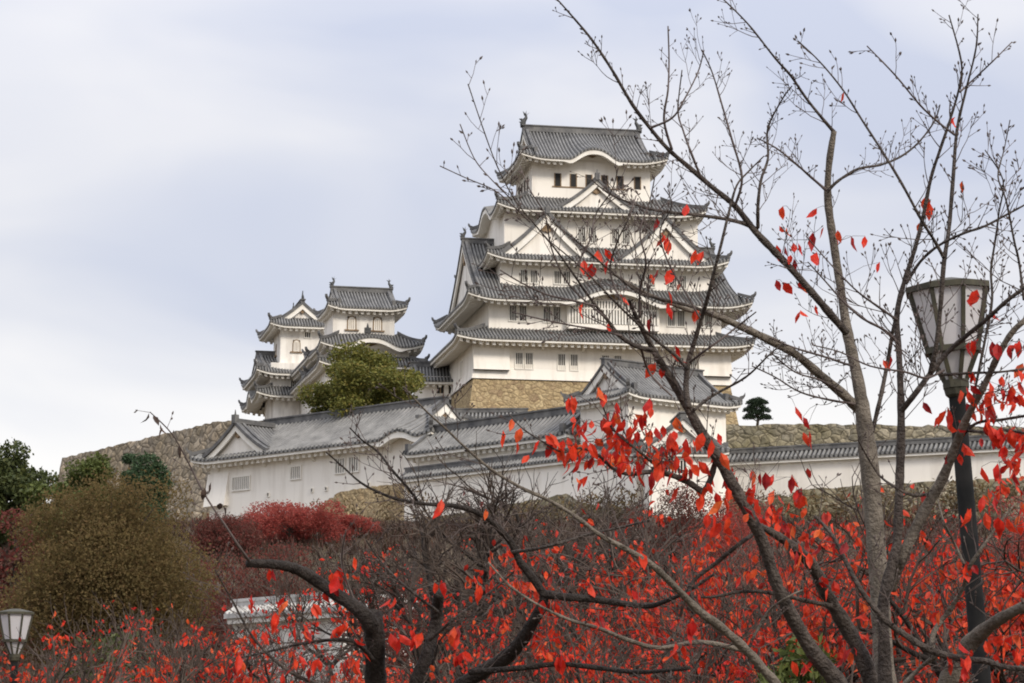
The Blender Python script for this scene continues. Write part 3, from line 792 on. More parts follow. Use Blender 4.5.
M['green_y'] = leaf_mat('yellow_green_leaf', [(0.08, 0.095, 0.024), (0.16, 0.165, 0.036), (0.21, 0.19, 0.042), (0.11, 0.125, 0.03), (0.26, 0.20, 0.05)], 0.7, 0.25)
M['green_d'] = leaf_mat('dark_green_leaf', [(0.035, 0.05, 0.018), (0.065, 0.082, 0.026), (0.095, 0.105, 0.032), (0.05, 0.066, 0.022)], 0.6, 0.2)
M['green_c'] = leaf_mat('conifer_needle', [(0.03, 0.055, 0.025), (0.05, 0.085, 0.035), (0.035, 0.065, 0.03)], 0.7, 0.15)
M['green_o'] = leaf_mat('light_green_leaf', [(0.06, 0.08, 0.02), (0.10, 0.12, 0.03), (0.08, 0.095, 0.025)], 0.7, 0.2)
M['olive'] = leaf_mat('olive_leaf', [(0.115, 0.092, 0.036), (0.16, 0.118, 0.046), (0.185, 0.132, 0.054), (0.14, 0.098, 0.04), (0.175, 0.108, 0.048)], 0.9, 0.45)
M['pine'] = leaf_mat('pine_needle', [(0.012, 0.022, 0.012), (0.025, 0.042, 0.02), (0.018, 0.03, 0.014)], 0.8, 0.1)

def rvec(rnd):
    while True:
        v = Vector((rnd.uniform(-1, 1), rnd.uniform(-1, 1), rnd.uniform(-1, 1)))
        if 0.05 < v.length < 1: return v.normalized()
def leaf_quad(mb, p, s, rnd, up=0.0, narrow=0.6):
    a = rvec(rnd); a.z += up; a.normalize()
    b = a.cross(rvec(rnd))
    if b.length < 1e-3: return
    b.normalize()
    a = a * s * 0.5; b = b * s * 0.5 * narrow
    mb.poly([p - a, p + b, p + a, p - b])
def crown_tree(name, label, cat, base, top, width, lm, n, ls, seed, blobs=22, low=0.15, depth=None, trunk_r=0.25, group=None, shape='round', up=0.0, narrow=0.6, trunk_m='trunk', kr=(0.30, 0.80), br=(0.30, 0.50)):
    rnd = random.Random(seed)
    root = empty(name, base); tag(root, label, cat, group)
    H = top - base.z; rx = width / 2; ry = (depth or width) / 2
    zc, rz = H * (low + 1) / 2, H * (1 - low) / 2
    bl = []
    for i in range(blobs):
        v = rvec(rnd); k = rnd.uniform(*kr)
        c = Vector((v.x * rx * k, v.y * ry * k, zc + v.z * rz * k))
        if shape == 'cone':
            t = (c.z - zc + rz) / (2 * rz); f = max(0.12, 1.15 - t); c.x *= f * 1.3; c.y *= f * 1.3
        r = rnd.uniform(*br) * min(rx, rz)
        if shape == 'cone': r *= 0.7 + 0.5 * (1 - (c.z - zc + rz) / (2 * rz))
        bl.append((c, r))
    mb = MB()
    tot = sum(r * r for _, r in bl)
    if shape == 'cone':
        bl = []
        for i in range(n):
            t = rnd.random() ** 1.6; a = rnd.uniform(0, 6.283)
            lay = 0.78 + 0.22 * math.cos(t * 40 + 2 * math.sin(a * 3))
            rr_ = rx * (1 - t) ** 0.85 * lay * math.sqrt(rnd.uniform(.25, 1.0)) * (0.8 + 0.2 * math.sin(a * 5 + t * 9))
            leaf_quad(mb, Vector((rr_ * math.cos(a), rr_ * math.sin(a), H * (low + (1 - low) * t) - rr_ * .25)), ls * rnd.uniform(.6, 1.3), rnd, up, narrow)
    for c, r in bl:
        for i in range(int(n * r * r / tot)):
            v = rvec(rnd); d = rnd.uniform(0.55, 1.06) if rnd.random() < 0.85 else rnd.uniform(0.9, 1.3)
            q = c + Vector((v.x, v.y, v.z * 0.8)) * r * d
            if q.z < 0.1: continue
            leaf_quad(mb, q, ls * rnd.uniform(0.6, 1.3), rnd, up, narrow)
    zs = sorted(v[2] for v in mb.v); zt = zs[int(len(zs) * .997)]
    xs_ = sorted(abs(v[0]) for v in mb.v); xm = xs_[int(len(xs_) * .992)]
    fz, fx = H / zt, rx / xm
    mb.v = [(x * fx, y * fx, z * fz) for x, y, z in mb.v]
    bl = [(Vector((c.x * fx, c.y * fx, c.z * fz)), r) for c, r in bl]
    mb.build('crown', M[lm], root)
    tb = MB(); tb.tube([(0, 0, -0.6), (0.02*H, 0, H*.25), (-0.01*H, 0.01*H, H*.5), (0, 0, H*.8)], [trunk_r*1.2, trunk_r, trunk_r*.7, trunk_r*.25], 7)
    for c, r in bl:
        s = Vector((0, 0, min(c.z * 0.6, H * 0.6)))
        mid = s.lerp(c, 0.5) + Vector((0, 0, 0.04 * H))
        tb.tube([s, mid, c], [trunk_r * .35, trunk_r * .22, trunk_r * .06], 5, cap=False)
    tb.build('trunk', M[trunk_m], root, True)
    return root
def gp(px, Y): 
    x = at(px, 600, Y).x; return Vector((x, Y, ground(x, Y)))
def gtree(px, Y, ytop, wpx, *a, name='tree', label='', cat='tree', basez=None, **k):
    b = gp(px, Y)
    if basez is not None: b.z = basez
    return crown_tree(name, label, cat, b, at(px, ytop, Y).z, wpx * Y / FPX, *a, **k)

gtree(368, 246, 345, 126, 'green_y', 52000, 0.27, 11, name='broadleaf_tree', label='round yellow-green tree standing in front of the small keeps', low=0.12, blobs=42, basez=31.5, kr=(0.35, 0.9), br=(0.2, 0.36))
gtree(2, 150, 447, 88, 'green_d', 20000, 0.26, 12, name='broadleaf_tree', label='dark green rounded tree at the far left edge below the rampart', low=0.05, blobs=40, kr=(0.3, 0.85), br=(0.25, 0.4))
gtree(46, 140, 482, 50, 'green_o', 5000, 0.28, 13, name='broadleaf_tree', label='smaller light green tree just right of the dark tree at the left edge', low=0.0)
gtree(97, 128, 456, 64, 'green_o', 12000, 0.2, 14, name='broadleaf_tree', label='light green shrubby tree rising behind the big olive-brown tree', low=0.4)
gtree(124, 126, 455, 26, 'green_c', 5000, 0.17, 15, name='conifer_tree', label='narrow dark conifer between the light green tree and the wider conifer', low=0.45, up=0.5, narrow=0.4, blobs=14)
gtree(151, 124, 457, 50, 'green_c', 12000, 0.17, 16, name='conifer_tree', label='wider deep green conifer behind the right side of the olive-brown tree', low=0.45, up=0.5, narrow=0.4, blobs=16)
gtree(108, 95, 483, 196, 'olive', 120000, 0.12, 17, name='broadleaf_tree', label='large dome-shaped olive-brown tree filling the left below the rampart', low=0.05, blobs=75, up=0.1, narrow=0.5, kr=(0.3, 0.82), br=(0.25, 0.42))
gtree(15, 118, 512, 70, 'maroon', 5000, 0.2, 18, name='shrub', label='dark maroon shrub beneath the dark green tree at the left edge', cat='shrub', low=-0.1)
SH = 'red and maroon shrubs below the walls'
for (px, Y, yt, wp, lm, n, sd, lb) in (
    (288, 165, 500, 112, 'maple', 11000, 21, 'bright red maple shrub below the left end of the white turret house'),
    (345, 168, 514, 64, 'maple', 4500, 22, 'smaller dull red maple just right of the bright red maple shrub'),
    (226, 160, 514, 70, 'maroon', 8000, 23, 'maroon shrub between the olive-brown tree and the red maple'),
    (250, 120, 538, 130, 'maroon', 9000, 24, 'broad purplish shrub below the red maple above the low white wall'),
    (640, 150, 508, 60, 'maroon', 5500, 25, 'dark red shrub at the foot of the gable-fronted wing'),
    (655, 95, 535, 170, 'maroon', 15000, 26, 'wide maroon bush behind the leaning cherry limbs in the lower middle'),
    (738, 140, 498, 110, 'maple', 9000, 27, 'red bush under the left part of the long right-hand wall'),
 (690, 150, 484, 70, 'maroon', 6000, 35, 'dull maroon bush hiding the foot of the gable-fronted wing'),
    (850, 90, 525, 190, 'maroon', 14000, 28, 'maroon bush behind the pale cherry trunk'),
    (945, 125, 505, 130, 'maroon', 9000, 29, 'brownish red bush on the bank behind the lamp post'),
    (570, 64, 555, 230, 'maroon', 11000, 36, 'low dark maroon thicket in the middle of the bank left of the leaning stems'),
    (770, 62, 548, 250, 'maroon', 11000, 37, 'low dark maroon thicket behind the two leaning stems'),
    (420, 70, 575, 180, 'maroon', 9000, 38, 'low brownish maroon thicket behind the two cut-off limbs'),
    (785, 28, 642, 95, 'green_o', 5000, 39, 'small mossy green bush at the bottom between the leaning stems'),
    (130, 40, 640, 150, 'green_d', 6000, 40, 'dark green low bush along the bottom under the olive-brown tree'),
    (1020, 130, 500, 80, 'maple', 6500, 30, 'red bush at the right edge below the long white wall')):
    gtree(px, Y, yt, wp, lm, int(n * 1.5), 0.15 * (1.0 if Y > 110 else .75), sd, name='shrub', label=lb, cat='shrub', group=SH, low=-0.2, blobs=24, up=0.45, narrow=0.4, trunk_r=0.1)

# cloud-pruned pine on the rampart
pb = at(757, 423, 244)
PT = empty('pine_tree', pb); tag(PT, 'small dark pine clipped into layered pads on top of the rampart', 'tree')
rnd = random.Random(5); mb = MB(); tb = MB()
tb.tube([(0, 0, -.5), (.15, 0, .6), (-.1, 0, 1.3), (.1, 0, 2.2)], [.16, .13, .1, .05], 6)
for (x, z, r) in ((-.75, .55, .75), (.8, .5, .8), (-.15, .95, .95), (-.7, 1.3, .75), (.7, 1.25, .75), (0, 1.7, .95), (.1, 2.2, .85), (-.45, 2.1, .65), (.55, 2.1, .65)):
    tb.tube([(0, 0, z - .35), (x * .6, 0, z - .1), (x, 0, z)], [.07, .05, .02], 5, cap=False)
    for i in range(900):
        v = rvec(rnd); leaf_quad(mb, Vector((x, 0, z)) + Vector((v.x * r, v.y * r, (abs(v.z) - .25) * r * .72)) * rnd.uniform(.4, 1.08), .22, rnd, .8, .35)
mb.build('crown', M['pine'], PT); tb.build('trunk', M['trunk'], PT, True)

# brush and dry grass over the bank: nobody could count it
rnd = random.Random(77); bm_ = MB()
M['brush'] = leaf_mat('brush_blade', [(0.05, 0.032, 0.026), (0.08, 0.052, 0.04), (0.10, 0.075, 0.056), (0.07, 0.03, 0.026), (0.07, 0.055, 0.03), (0.10, 0.03, 0.026)], 0.95, 0.1)
for i in range(9500):
    Y = 62 + 143 * rnd.random() ** 0.75
    x = (rnd.uniform(-30, 1060) - 512) / FPX * Y
    if 150 < (x / Y * FPX + 512) < 425 and 88 < Y < 100 and rnd.random() < .8: continue
    z = ground(x, Y); sc = rnd.uniform(.5, 1.25) * (1.0 if Y < 185 else 0.55)
    for k in range(11):
        d = Vector((rnd.gauss(0, .55), rnd.gauss(0, .55), rnd.uniform(.5, 1.2))) * sc
        b = Vector((x + rnd.gauss(0, .35), Y + rnd.gauss(0, .35), z - .05))
        s = Vector((d.y, -d.x, 0)); s = (s.normalized() if s.length > .01 else Vector((1, 0, 0))) * rnd.uniform(.012, .032) * (Y / 90)
        m_ = b + d * .55 + Vector((0, 0, .1 * sc))
        bm_.poly([b - s, b + s, m_ + s * .8, m_ - s * .8]) if False else bm_.face([bm_.vert(q) for q in (b - s, b + s, b + d)])
tag(bm_.build('dry_brush', M['brush']), kind='stuff')
gb = MB(); rnd = random.Random(78)
for (x0, y0, x1, y1, Ya, Yb, n) in ((330, 500, 424, 484, 222, 213, 40), (424, 517, 640, 484, 214, 198, 200), (640, 488, 745, 492, 203, 213, 160), (745, 492, 1030, 477, 213, 201, 230), (206, 515, 330, 500, 249, 232, 70)):
    for i in range(n):
        t = rnd.random(); p = at(x0 + (x1 - x0) * t, y0 + (y1 - y0) * t + rnd.uniform(6, 34) , Ya + (Yb - Ya) * t - 1.5)
        p.y -= rnd.uniform(0, 2.5)
        for k in range(14):
            leaf_quad(gb, p + Vector((rnd.gauss(0, .5), rnd.gauss(0, .4), rnd.gauss(0, .3))), rnd.uniform(.25, .6), rnd, .5, .3)
M['ivy'] = leaf_mat('bank_plants', [(0.10, 0.08, 0.035), (0.16, 0.115, 0.055), (0.12, 0.085, 0.045), (0.17, 0.105, 0.06)], 0.95, 0.1)
tag(gb.build('bank_plants', M['ivy']), kind='stuff')

# ------------------------------------------------------------------ bare cherry trees of the middle distance
def pleaf(mb, p, ln, wd, rnd, droop=0.8):
    "pointed leaf of six corners folded along its midrib"
    d = Vector((rnd.gauss(0, .45), rnd.gauss(0, .45), -droop + rnd.gauss(0, .35)))
    if d.length < .1: d = Vector((0, 0, -1))
    d.normalize(); s = d.cross(rvec(rnd))
    if s.length < .05: s = d.orthogonal()
    s.normalize(); nn = d.cross(s) * wd * 0.22
    curl = rnd.uniform(-1.2, 2.0)
    ids = [mb.vert(q) for q in (p, p + d*ln*.3 + s*wd*.42 + nn, p + d*ln*.62 + s*wd*.40 + nn * (.6 + .5 * curl), p + d*ln*.97 + nn*2.2 * curl, p + d*ln*.62 - s*wd*.40 + nn * (.6 + .5 * curl), p + d*ln*.3 - s*wd*.42 + nn, p + d*ln*.5)]
    for a, b in ((0, 1), (1, 2), (2, 3), (3, 4), (4, 5), (5, 0)): mb.face((ids[a], ids[b], ids[6]))
def grow(tb, wb, tips, p, d, ln, r, lev, rnd, spread):
    pts = [p]; q = p.copy(); dd = d.copy(); n = 4 if lev > 1 else 3
    for i in range(n):
        dd = (dd + rvec(rnd) * (0.16 if lev > 2 else 0.24) + Vector((0, 0, 0.0))).normalized()
        q = q + dd * ln / n; pts.append(q.copy())
    k = 6 if lev >= 4 else (4 if lev >= 2 else 3)
    (tb if lev >= 3 else wb).tube(pts, [r * (1 - 0.45 * i / n) for i in range(n + 1)], k, cap=False)
    if lev <= 1: tips.append((pts[-1], dd)); tips.append((pts[-2], dd))
    if lev == 0: return
    nch = {5: 4, 4: 4, 3: 4, 2: 4, 1: 3}[lev]
    for c in range(nch):
        t = rnd.uniform(0.35, 1.0) if c else 1.0
        j = min(n - 1, int(t * n)); b = pts[j].lerp(pts[j + 1], t * n - j)
        ax = rvec(rnd); sd = dd.cross(ax)
        if sd.length < .1: sd = dd.orthogonal()
        nd_ = (dd + sd.normalized() * rnd.uniform(.45, 1.0) * spread + Vector((0, 0, .02))).normalized()
        grow(tb, wb, tips, b, nd_, ln * rnd.uniform(.55, .78), max(r * .55, .0045), lev - 1, rnd, spread)
def cherry_meshes(seed, H, spread, lean, nleaf, lsize, leafm):
    rnd = random.Random(seed); tb, wb, lb, tips = MB(), MB(), MB(), []
    tr = [Vector((0, 0, -.4)), Vector((lean*.15*H, 0, H*.12)), Vector((lean*.3*H, .02*H, H*.24))]
    tb.tube(tr, [.030*H, .025*H, .020*H], 8, cap=False)
    for i in range(4):
        a = i * 1.57 + rnd.uniform(-.5, .5)
        d = Vector((math.cos(a) * spread, math.sin(a) * spread, rnd.uniform(.7, 1.1))).normalized()
        grow(tb, wb, tips, tr[-1] - Vector((0, 0, rnd.uniform(0, .06*H))), d, H * rnd.uniform(.26, .34), .014*H, 4, rnd, .85)
    cl = [rnd.choice(tips)[0] for i in range(max(4, nleaf // 9))]
    for i in range(nleaf):
        if rnd.random() < .25: p = rnd.choice(tips)[0]; k_ = 1
        else: p = rnd.choice(cl) + Vector((rnd.gauss(0, .13), rnd.gauss(0, .13), rnd.gauss(0, .09))); k_ = rnd.choice((1, 2, 3))
        for k in range(k_):
            pleaf(lb, p + rvec(rnd) * .05, lsize * rnd.uniform(.75, 1.25), lsize * .55, rnd)
    ms = []
    for nm, b, m_ in (('trunk', tb, M['bark_dark']), ('twigs', wb, M['twig_pale']), ('leaves', lb, leafm)):
        if not b.v: ms.append(None); continue
        me = bpy.data.meshes.new(nm); me.from_pydata(b.v, [], b.f); me.materials.append(m_)
        if nm == 'trunk': me.polygons.foreach_set('use_smooth', [True] * len(b.f))
        ms.append(me)
    return ms
VAR = {'bare': cherry_meshes(1, 4.6, .95, .1, 130, .10, M['red']), 'some': cherry_meshes(2, 4.4, 1.0, -.15, 480, .105, M['red']),
       'leafy': cherry_meshes(3, 4.4, 1.25, .12, 900, .115, M['red_mid']), 'vase': cherry_meshes(4, 5.2, .42, 0, 15, .12, M['red'])}
VH = {k: max(v.co.z for v in VAR[k][1].vertices) for k in VAR}
CG = 'cherry trees on the near bank'
def cherry(kind, px, Y, ytop, rz, label, wide=1.0):
    b = gp(px, Y); top = at(px, ytop, Y).z
    s = (top - b.z) / VH[kind]
    o = empty('cherry_tree', b, rz); o.scale = (s * wide, s * wide, s); tag(o, label, 'tree', CG)
    for nm, me in zip(('trunk', 'twigs', 'leaves'), VAR[kind]):
        if me is None: continue
        c = bpy.data.objects.new(nm, me); COL.objects.link(c); c.parent = o
for a in (
    ('leafy', 30, 42, 596, 20, 'red-leaved cherry tree at the lower left corner beside the small lantern'),
    ('leafy', 112, 36, 622, 140, 'red-leaved cherry in front of the foot of the olive-brown tree'),
    ('some', 190, 52, 590, 75, 'greyish twiggy cherry at the right foot of the olive-brown tree'),
    ('some', 258, 46, 585, 200, 'cherry with few red leaves before the left end of the low white wall'),
    ('leafy', 300, 33, 615, 310, 'low red-leaved cherry under the low white wall'),
    ('bare', 405, 60, 535, 15, 'bare grey cherry between the leaning dark trunk and the lower coped wall'),
    ('some', 470, 50, 560, 120, 'sparse cherry with scattered red leaves behind the forked dark limbs'),
    ('vase', 520, 62, 438, 40, 'upright fan of bare twigs in front of the lower coped wall'),
    ('vase', 462, 58, 452, 130, 'upright bare cherry in front of the left end of the lower coped wall'),
    ('vase', 575, 55, 460, 220, 'upright bare cherry in front of the right end of the lower coped wall'),
    ('bare', 6, 22, 590, 200, 'nearest bare cherry at the left edge crossing the small lantern'),
    ('bare', 590, 56, 500, 250, 'bare cherry just right of the upright fan of twigs'),
    ('leafy', 540, 32, 625, 60, 'red-leaved cherry along the bottom edge left of centre'),
    ('some', 615, 40, 560, 330, 'twiggy cherry with some red leaves in the lower middle'),
    ('leafy', 668, 45, 510, 95, 'red-leaved cherry below the gable-fronted wing'),
    ('leafy', 740, 36, 482, 180, 'dense red cherry under the left part of the long right-hand wall'),
    ('leafy', 815, 41, 486, 20, 'dense red cherry behind the crossing limbs left of the pale trunk'),
    ('some', 880, 48, 495, 280, 'half bare cherry directly behind the pale trunk'),
    ('leafy', 1000, 30, 440, 110, 'dense red cherry right of the lamp post at the right edge'),
    ('some', 935, 55, 505, 160, 'half bare cherry on the bank behind the lamp post'),
    ('leafy', 985, 25, 610, 230, 'low red-leaved cherry in the lower right corner'),
    ('some', 700, 29, 600, 350, 'low red cherry along the bottom edge below the leaning limbs'),
    ('leafy', 715, 52, 478, 70, 'red cherry at the back of the right-hand group, nearest the gable-fronted wing'),
    ('leafy', 778, 58, 482, 210, 'red cherry at the back directly under the middle of the tile-coped long wall'),
    ('leafy', 840, 33, 525, 330, 'red-leaved cherry low in front of the pale trunk'),
    ('leafy', 940, 40, 520, 250, 'red-leaved cherry behind the post of the tall lamp'),
    ('some', 610, 36, 590, 160, 'red-leaved cherry along the bottom right of centre'),
    ('leafy', 14, 27, 585, 75, 'nearest red-leaved cherry whose twigs cross the small lantern'),
    ('bare', 235, 30, 600, 35, 'low twiggy cherry with thin grey twigs across the low white wall'),
    ('bare', 330, 88, 560, 60, 'bare cherry between the red maple and the low white wall'),
    ('bare', 440, 95, 520, 200, 'bare grey cherry under the right end of the white turret house'),
    ('bare', 375, 105, 532, 130, 'small bare cherry on the bank below the tan stone footing'),
    ('bare', 560, 90, 500, 300, 'bare cherry on the bank under the middle of the lower coped wall'),
    ('bare', 490, 38, 590, 260, 'low bare cherry right of the second cut-off limb'),
    ('bare', 640, 75, 520, 10, 'bare cherry in front of the wide maroon bush'),
    ('bare', 760, 34, 560, 100, 'bare twiggy cherry between the two leaning stems'),
    ('bare', 850, 38, 560, 45, 'bare cherry low behind the pale trunk and crossing limbs'),
    ('bare', 150, 45, 585, 290, 'bare cherry against the middle foot of the olive-brown tree')):
    cherry(*a)
# ------------------------------------------------------------------ street lamps
M['iron'] = noisy('dark_iron', (0.006, 0.006, 0.006), (0.014, 0.013, 0.012), 5, 4, 0.8, spec=0.1)
M['frame'] = noisy('lantern_frame', (0.035, 0.034, 0.024), (0.075, 0.068, 0.045), 8, 5, 0.6)
M['glass'] = mat('frosted_glass', (0.86, 0.84, 0.85), 0.35, 0.4)
def _glass(m):
    b = m.node_tree.nodes['Principled BSDF']; tr = nd(m, 'ShaderNodeBsdfTranslucent'); tr.inputs[0].default_value = (0.9, 0.88, 0.89, 1)
    ms = nd(m, 'ShaderNodeMixShader'); ms.inputs[0].default_value = 0.45; o = m.node_tree.nodes['Material Output']
    lk(m, b.outputs[0], ms.inputs[1]); lk(m, tr.outputs[0], ms.inputs[2]); lk(m, ms.outputs[0], o.inputs['Surface'])
_glass(M['glass'])
def lamp(base, h, k, tilt, label, rz=0):
    root = empty('street_lamp', base); root.rotation_euler = (0, R(tilt), R(rz)); tag(root, label, 'street lamp', 'lantern-topped street lamps')
    n = 8
    def ring(r, z, ph=0.2): return [(r*math.cos(2*math.pi*i/n + ph), r*math.sin(2*math.pi*i/n + ph), z) for i in range(n)]
    zt, zm, zb = h, h - .47*k, h - .72*k
    rt, rm, rb = .315*k, .205*k, .085*k
    g = MB()
    for i in range(n):
        for (ra_, za, rb_, zb_) in ((rt, zt - .03*k, rm, zm), (rm, zm, rb, zb)):
            a, b = ring(ra_*.96, za), ring(rb_*.96, zb_)
            g.poly([a[i], a[(i+1) % n], b[(i+1) % n], b[i]])
    lt = empty('lantern'); lt.parent = root
    g.build('glass', M['glass'], lt)
    for (r, z, hh, ww) in ((rt, zt, .032*k, .025*k), (rm, zm, .035*k, .02*k), (rb, zb, .05*k, .02*k)):
        f = MB(); f.hull(ring(r + ww, z - hh), ring(r + ww, z + .012*k)); f.build('rim', M['frame'], lt)
    lid = MB(); lid.hull(ring(rt + .02*k, zt + .012*k), ring(rt*.3, zt + .07*k)); lid.build('lid', M['frame'], lt)
    bars = MB()
    for i in range(n):
        bars.tube([ring(rt, zt)[i], ring(rm, zm)[i], ring(rb, zb)[i]], .021*k, 4)
    bars.build('frame', M['frame'], lt)
    c = MB(); c.tube([(0, 0, zb - .02), (0, 0, zb - .10*k), (0, 0, zb - .12*k)], [.10*k, .085*k, .066*k], 12); c.build('collar', M['frame'], root)
    p = MB(); p.tube([(0, 0, -.3), (0, 0, .7), (0, 0, .72), (0, 0, zb - .1*k)], [.095, .095, .075, .062], 14)
    p.build('post', M['iron'], root, True)
lamp(Vector((3.605, 18, 0)), 5.03, 1.0, -3.2, 'tall street lamp with a tapering white-paned lantern among the branches on the right')
lamp(Vector((at(16, 613, 42).x, 42, 0)), at(16, 613, 42).z, 1.0, 0, 'smaller-looking lantern lamp at the lower left corner behind twigs', 22)

# ------------------------------------------------------------------ foreground cherry trees, limb by limb
def smooth(pts, n=5):
    o = []
    for i in range(len(pts) - 1):
        p0, p1, p2, p3 = pts[max(i-1, 0)], pts[i], pts[i+1], pts[min(i+2, len(pts)-1)]
        for k in range(n):
            t = k / n
            o.append(tuple(0.5 * ((2*b) + (-a + c)*t + (2*a - 5*b + 4*c - d)*t*t + (-a + 3*b - 3*c + d)*t**3) for a, b, c, d in zip(p0, p1, p2, p3)))
    o.append(pts[-1]); return o
class Cherry:
    def __init__(s, label, root, seed):
        s.root = empty('cherry_tree', root); tag(s.root, label, 'tree', 'foreground cherry trees')
        s.o = Vector(root); s.rnd = random.Random(seed); s.tw = MB(); s.lf = MB(); s.nodes = []; s.lines = []
    def limb(s, pts, Y0, Y1, m='bark', name='branch', twigs=1.0, tl=1.0, wob=.18):
        "pts: (px, py, width in px) seen in the photograph; its distance runs from Y0 to Y1"
        n = len(pts); ph = s.rnd.uniform(0, 6)
        P3 = []
        for i, (x, y, w_) in enumerate(pts):
            t = i / (n - 1); Y = Y0 + (Y1 - Y0) * t + wob * math.sin(ph + 5 * t) * (t * (1 - t) * 4)
            p = at(x, y, Y) - s.o; P3.append((p.x, p.y, p.z, max(w_ * .93, 1.15) / 2 * Y / FPX))
        P3 = smooth(P3)
        rr = [max(.002, q[3]) * (1 + .10 * s.rnd.uniform(-1, 1)) for q in P3]
        pp = [Vector(q[:3]) for q in P3]
        mb = MB(); mb.tube(pp, rr, 9 if max(rr) > .02 else 6)
        mb.build(name, M[m], s.root, True)
        s.lines.append((pp, rr)); s.nodes += pp
        if twigs: s.sprout(pp, rr, twigs, tl)
    def sprout(s, pp, rr, dens, tl):
        rnd = s.rnd; L = [0]
        for a, b in zip(pp, pp[1:]): L.append(L[-1] + (b - a).length)
        d = rnd.uniform(.02, .15)
        while d < L[-1]:
            i = max(j for j in range(len(L)) if L[j] <= d); i = min(i, len(pp) - 2)
            t = (d - L[i]) / max(1e-6, L[i+1] - L[i]); p = pp[i].lerp(pp[i+1], t); T = (pp[i+1] - pp[i]).normalized()
            if rr[i] < .035 or rnd.random() < .3:
                sd = T.cross(Vector((rnd.gauss(0, .5), -1, rnd.gauss(0, .5)))).normalized() * rnd.choice((-1, 1))
                dr = (T * rnd.uniform(.45, 1.0) + sd * rnd.uniform(.5, 1.0) + Vector((0, rnd.gauss(0, .3), .15))).normalized()
                ln = rnd.choice((.03, .05, .10, .20, .32, .48)) * tl * rnd.uniform(.8, 1.25) * (0.5 + 0.5 * (1 - d / L[-1]))
                s.twig(p, dr, ln, min(.0042, max(.0022, rr[i] * .5)), 2)
            d += rnd.uniform(.023, .08) / dens
    def twig(s, p, d, ln, r, lev):
        rnd = s.rnd; n = max(2, min(6, int(ln / .05))); pts = [p]; q = p.copy(); dd = d.copy()
        for i in range(n):
            dd = (dd + rvec(rnd) * .16 + Vector((0, 0, .09))).normalized(); q = q + dd * ln / n; pts.append(q.copy())
        s.tw.tube(pts, [r + (0.0016 - r) * i / n for i in range(n + 1)], 4, cap=False)
        s.nodes.append(pts[-1])
        b = pts[-1]; e = rnd.uniform(.005, .0085)
        s.tw.tube([b - dd * e, b + dd * e * .4, b + dd * e * 2.2], [e * .55, e, e * .15], 4)
        if lev > 0:
            k = int(ln / (.055 if lev > 1 else .075) * rnd.uniform(.45, .95))
            for c in range(k):
                t = rnd.uniform(.25, .95) * n; j = min(n - 1, int(t)); bp_ = pts[j].lerp(pts[j+1], t - j)
                sd = dd.cross(rvec(rnd)); sd = sd.normalized() if sd.length > .1 else dd.orthogonal()
                s.twig(bp_, (dd * .7 + sd * .8 + Vector((0, 0, .15))).normalized(), ln * rnd.uniform(.18, .5) if lev > 1 else rnd.uniform(.015, .05), max(.0018, r * .7), lev - 1)
    def leaves(s, lst, Y=None):
        "hang leaves: (px, py, number, spread px)"
        rnd = s.rnd
        for (x, y, n, sp) in lst:
            # nearest wood in the picture plane decides how far away the cluster hangs
            best = None
            for q in s.nodes:
                w_ = q + s.o - CAM; dep = w_.y * CP + w_.z * SP
                u = 512 + FPX * w_.x / dep; v_ = 341.5 - FPX * (-w_.y * SP + w_.z * CP) / dep
                dist = (u - x) ** 2 + (v_ - (y - 6)) ** 2
                if best is None or dist < best[0]: best = (dist, q)
            Yb = (best[1] + s.o).y
            c = at(x, y - 8, Yb) - s.o
            if best[0] > 20:
                m_ = best[1].lerp(c, .5) + Vector((0, 0, .02))
                s.tw.tube([best[1], m_, c], [.0028, .0022, .0016], 4, cap=False)
            for k in range(n):
                p = c + Vector((rnd.gauss(0, sp) * Yb / FPX, rnd.gauss(0, .03 + sp * .004), rnd.gauss(0, sp * .6) * Yb / FPX)) if n > 1 else c
                if n > 3: s.tw.tube([p, p.lerp(c, .5) + Vector((0, 0, .015)), c if sp < 14 else p + Vector((rnd.gauss(0, .05), 0, .08))], [.0015, .0015, .0018], 3, cap=False)
                ln = rnd.uniform(.075, .135) * Yb / 15.5
                pleaf(s.lf, p, ln, ln * rnd.uniform(.44, .66), rnd, 1.3)
    def done(s):
        s.tw.build('twigs', M['twig'], s.root)
        if s.lf.v: s.lf.build('leaves', M['red'], s.root)

# the pale trunk, farther back
A = Cherry('cherry tree with a thick pale lichen-covered trunk left of the lamp post', (at(885, 683, 19.5).x + .05, 19.5, 0), 101)
A.limb([(893, 960, 34), (890, 800, 28), (885, 683, 24), (880, 600, 21), (875, 530, 21), (870, 470, 20), (864, 420, 18), (858, 380, 13.5), (848, 335, 12.5), (841, 290, 9.5), (834, 245, 9), (828, 200, 8.5), (829, 165, 7.5), (834, 131, 6.5)], 19.5, 19.3, 'bark_pale', 'trunk', .25)
A.limb([(860, 412, 11), (845, 396, 11), (820, 375, 10), (795, 354, 9.5), (765, 338, 9), (735, 324, 8), (712, 314, 7), (690, 310, 5), (664, 301, 4), (640, 290, 3.4), (618, 277, 2.6), (600, 268, 2)], 19.4, 17.8, 'bark_pale', twigs=.8)
A.limb([(712, 314, 5), (690, 306, 4.2), (665, 300, 4), (640, 293, 3.4), (622, 280, 3), (600, 262, 2.4), (575, 240, 1.8), (552, 222, 1.4)], 18.1, 17.0, 'bark', twigs=1.0)
